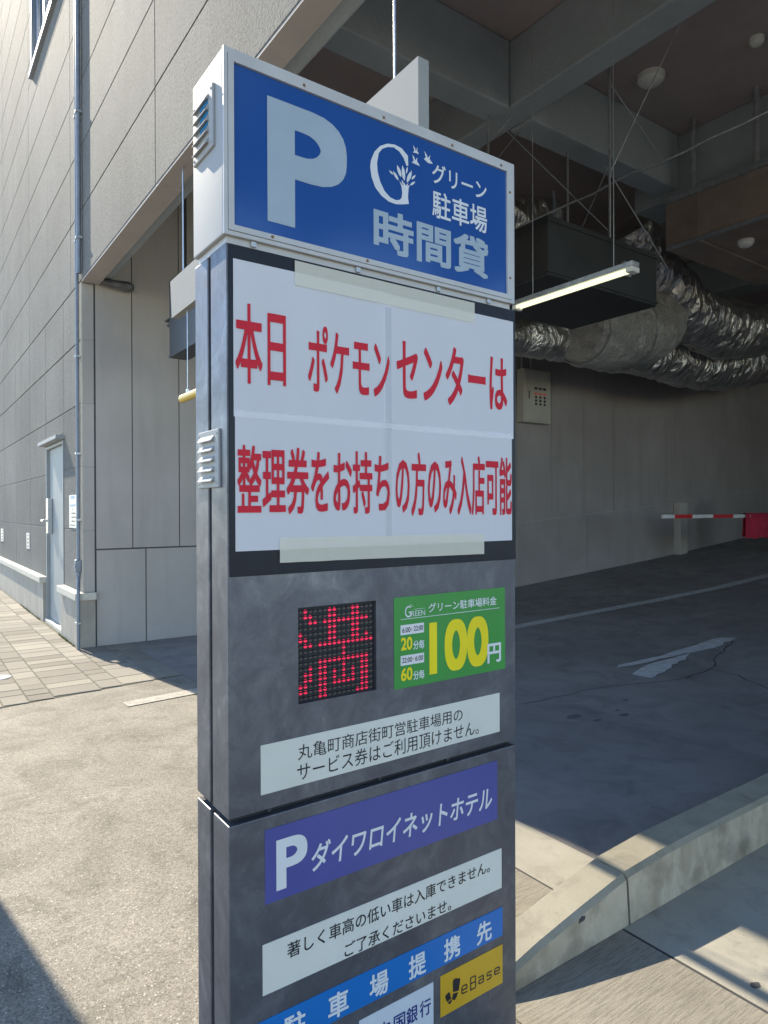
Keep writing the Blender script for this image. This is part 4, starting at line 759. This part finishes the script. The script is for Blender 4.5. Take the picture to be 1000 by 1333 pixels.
def detector(label, x, y, z, r, h):
    o = thing('ceiling_detector', label, 'detector', (x, y, z))
    m = MB(); m.tube([(x, y, z), (x, y, z - h * .45)], r, 24); m.build('base', 'white_plastic', o)
    m = MB(); m.dome((x, y, z - h * .45), r * .92, (0, 0, -1), h * .55, 24, 5); m.build('dome', 'white_plastic', o)
detector('large round white ceiling dome nearest the top of the sign', 6.44, 3.2, 6.498, .15, .12)
detector('small round white ceiling dome at the upper right photo edge', 6.8, 2.2, 6.498, .075, .09)
detector('round white detector mounted under the large rectangular duct', 8.11, 2.97, 4.918, .095, .09)
m = MB(); m.bbox(7.0, 7.5, 5.3, 6.5, 4.8, 5.6, .01, 1); tag(m.build('duct_box', 'duct_steel'), 'dark steel duct box behind the lamp and the foil ducts', 'duct')
# control cabinet on the back wall
cc = thing('control_cabinet', 'beige control cabinet with keypad on the back garage wall', 'cabinet', (8.45, 6.79, 3.05))
MB().bbox(8.11, 8.79, 6.705, 6.872, 3.05, 3.965, .008, 2).build('case', 'cabinet_beige', cc)
MB().bbox(8.14, 8.76, 6.695, 6.704, 3.08, 3.935, .003, 1).build('door', 'cabinet_beige', cc)
def cx(u, v): return 8.11 + .68 * u, 3.965 - .915 * v
for k in range(3):
    x, z = cx(.42 + .16 * k, .355); MB().bbox(x - .04, x + .04, 6.688, 6.695, z - .022, z + .022, .003, 1).build('display', 'dark_steel', cc)
    for j in range(3):
        x, z = cx(.42 + .16 * k, .52 + .065 * j); MB().tube([(x, 6.684, z), (x, 6.695, z)], .022, 10).build('button', 'dark_steel', cc)
x, z = cx(.17, .49); MB().bbox(x - .012, x + .012, 6.688, 6.695, z - .07, z + .07, .003, 1).build('handle', 'dark_steel', cc)
for k in range(3):
    x, z = cx(.42 + .16 * k, .455); MB().box(x - .03, x + .03, 6.690, 6.695, z - .012, z + .012).build('indicator', 'red_lamp', cc)
for x in (8.2, 8.42): MB().tube([(x, 6.84, 3.96), (x, 6.84, 4.4)], .025, 8).build('conduit', 'galv', cc)
# barrier gate
bg = thing('barrier_gate', 'red and white striped parking barrier arm reaching in from the right', 'barrier', (13.8, 5.0, .68))
MB().bbox(13.6, 14.0, 4.8, 5.2, fz(13.8), fz(13.8) + 1.1, .02, 2).build('housing', 'arm_white', bg)
m = MB(); segs = [(9.48, 9.81, 1), (9.81, 10.34, 0), (10.34, 10.99, 1), (10.99, 11.67, 0), (11.67, 12.3, 1), (12.3, 13.0, 0), (13.0, 13.6, 1)]
for a, b, mi in segs: m.bbox(a, b - .0015, 4.975, 5.015, 1.395 - .006 * (a - 9.48), 1.455 - .006 * (a - 9.48), .004, 1, mi)
m.build('arm', ['arm_red', 'arm_white'], bg)
m = MB(); nx = 16; V = []
for i in range(nx + 1):
    x = 12.07 + 1.1 * i / nx
    for (dy, z) in ((-.035, 1.0 + .012 * math.sin(i * .9)), (-.030, 1.25), (-.030, 1.462), (.025, 1.466), (.025, 1.25), (.035, 1.03)): V.append((x, 4.995 + dy + .012 * math.sin(i * 1.3 + z * 3), z))
m.add(V, [(i * 6 + j, i * 6 + j + 1, (i + 1) * 6 + j + 1, (i + 1) * 6 + j) for i in range(nx) for j in range(5)], 0, True)
tag(m.build('red_cloth', 'red_cloth', None, False), 'red cloth draped over the barrier arm at the right photo edge', 'cloth')

# ------------------------------------------------------------------ street pole whose shadow falls on the road
up = thing('utility_pole', 'round concrete utility pole on the street whose shadow crosses the road', 'pole', (-.80, 4.3, 0))
m = MB(); m.tube([(-.80, 4.3, 0), (-.80, 4.3, 9)], [.185, .14], 24); m.build('shaft', 'pole_concrete', up)
MB().bbox(-.68, -.54, 4.22, 4.38, 0.95, 1.3, .02, 3).build('meter_box', 'galv', up)
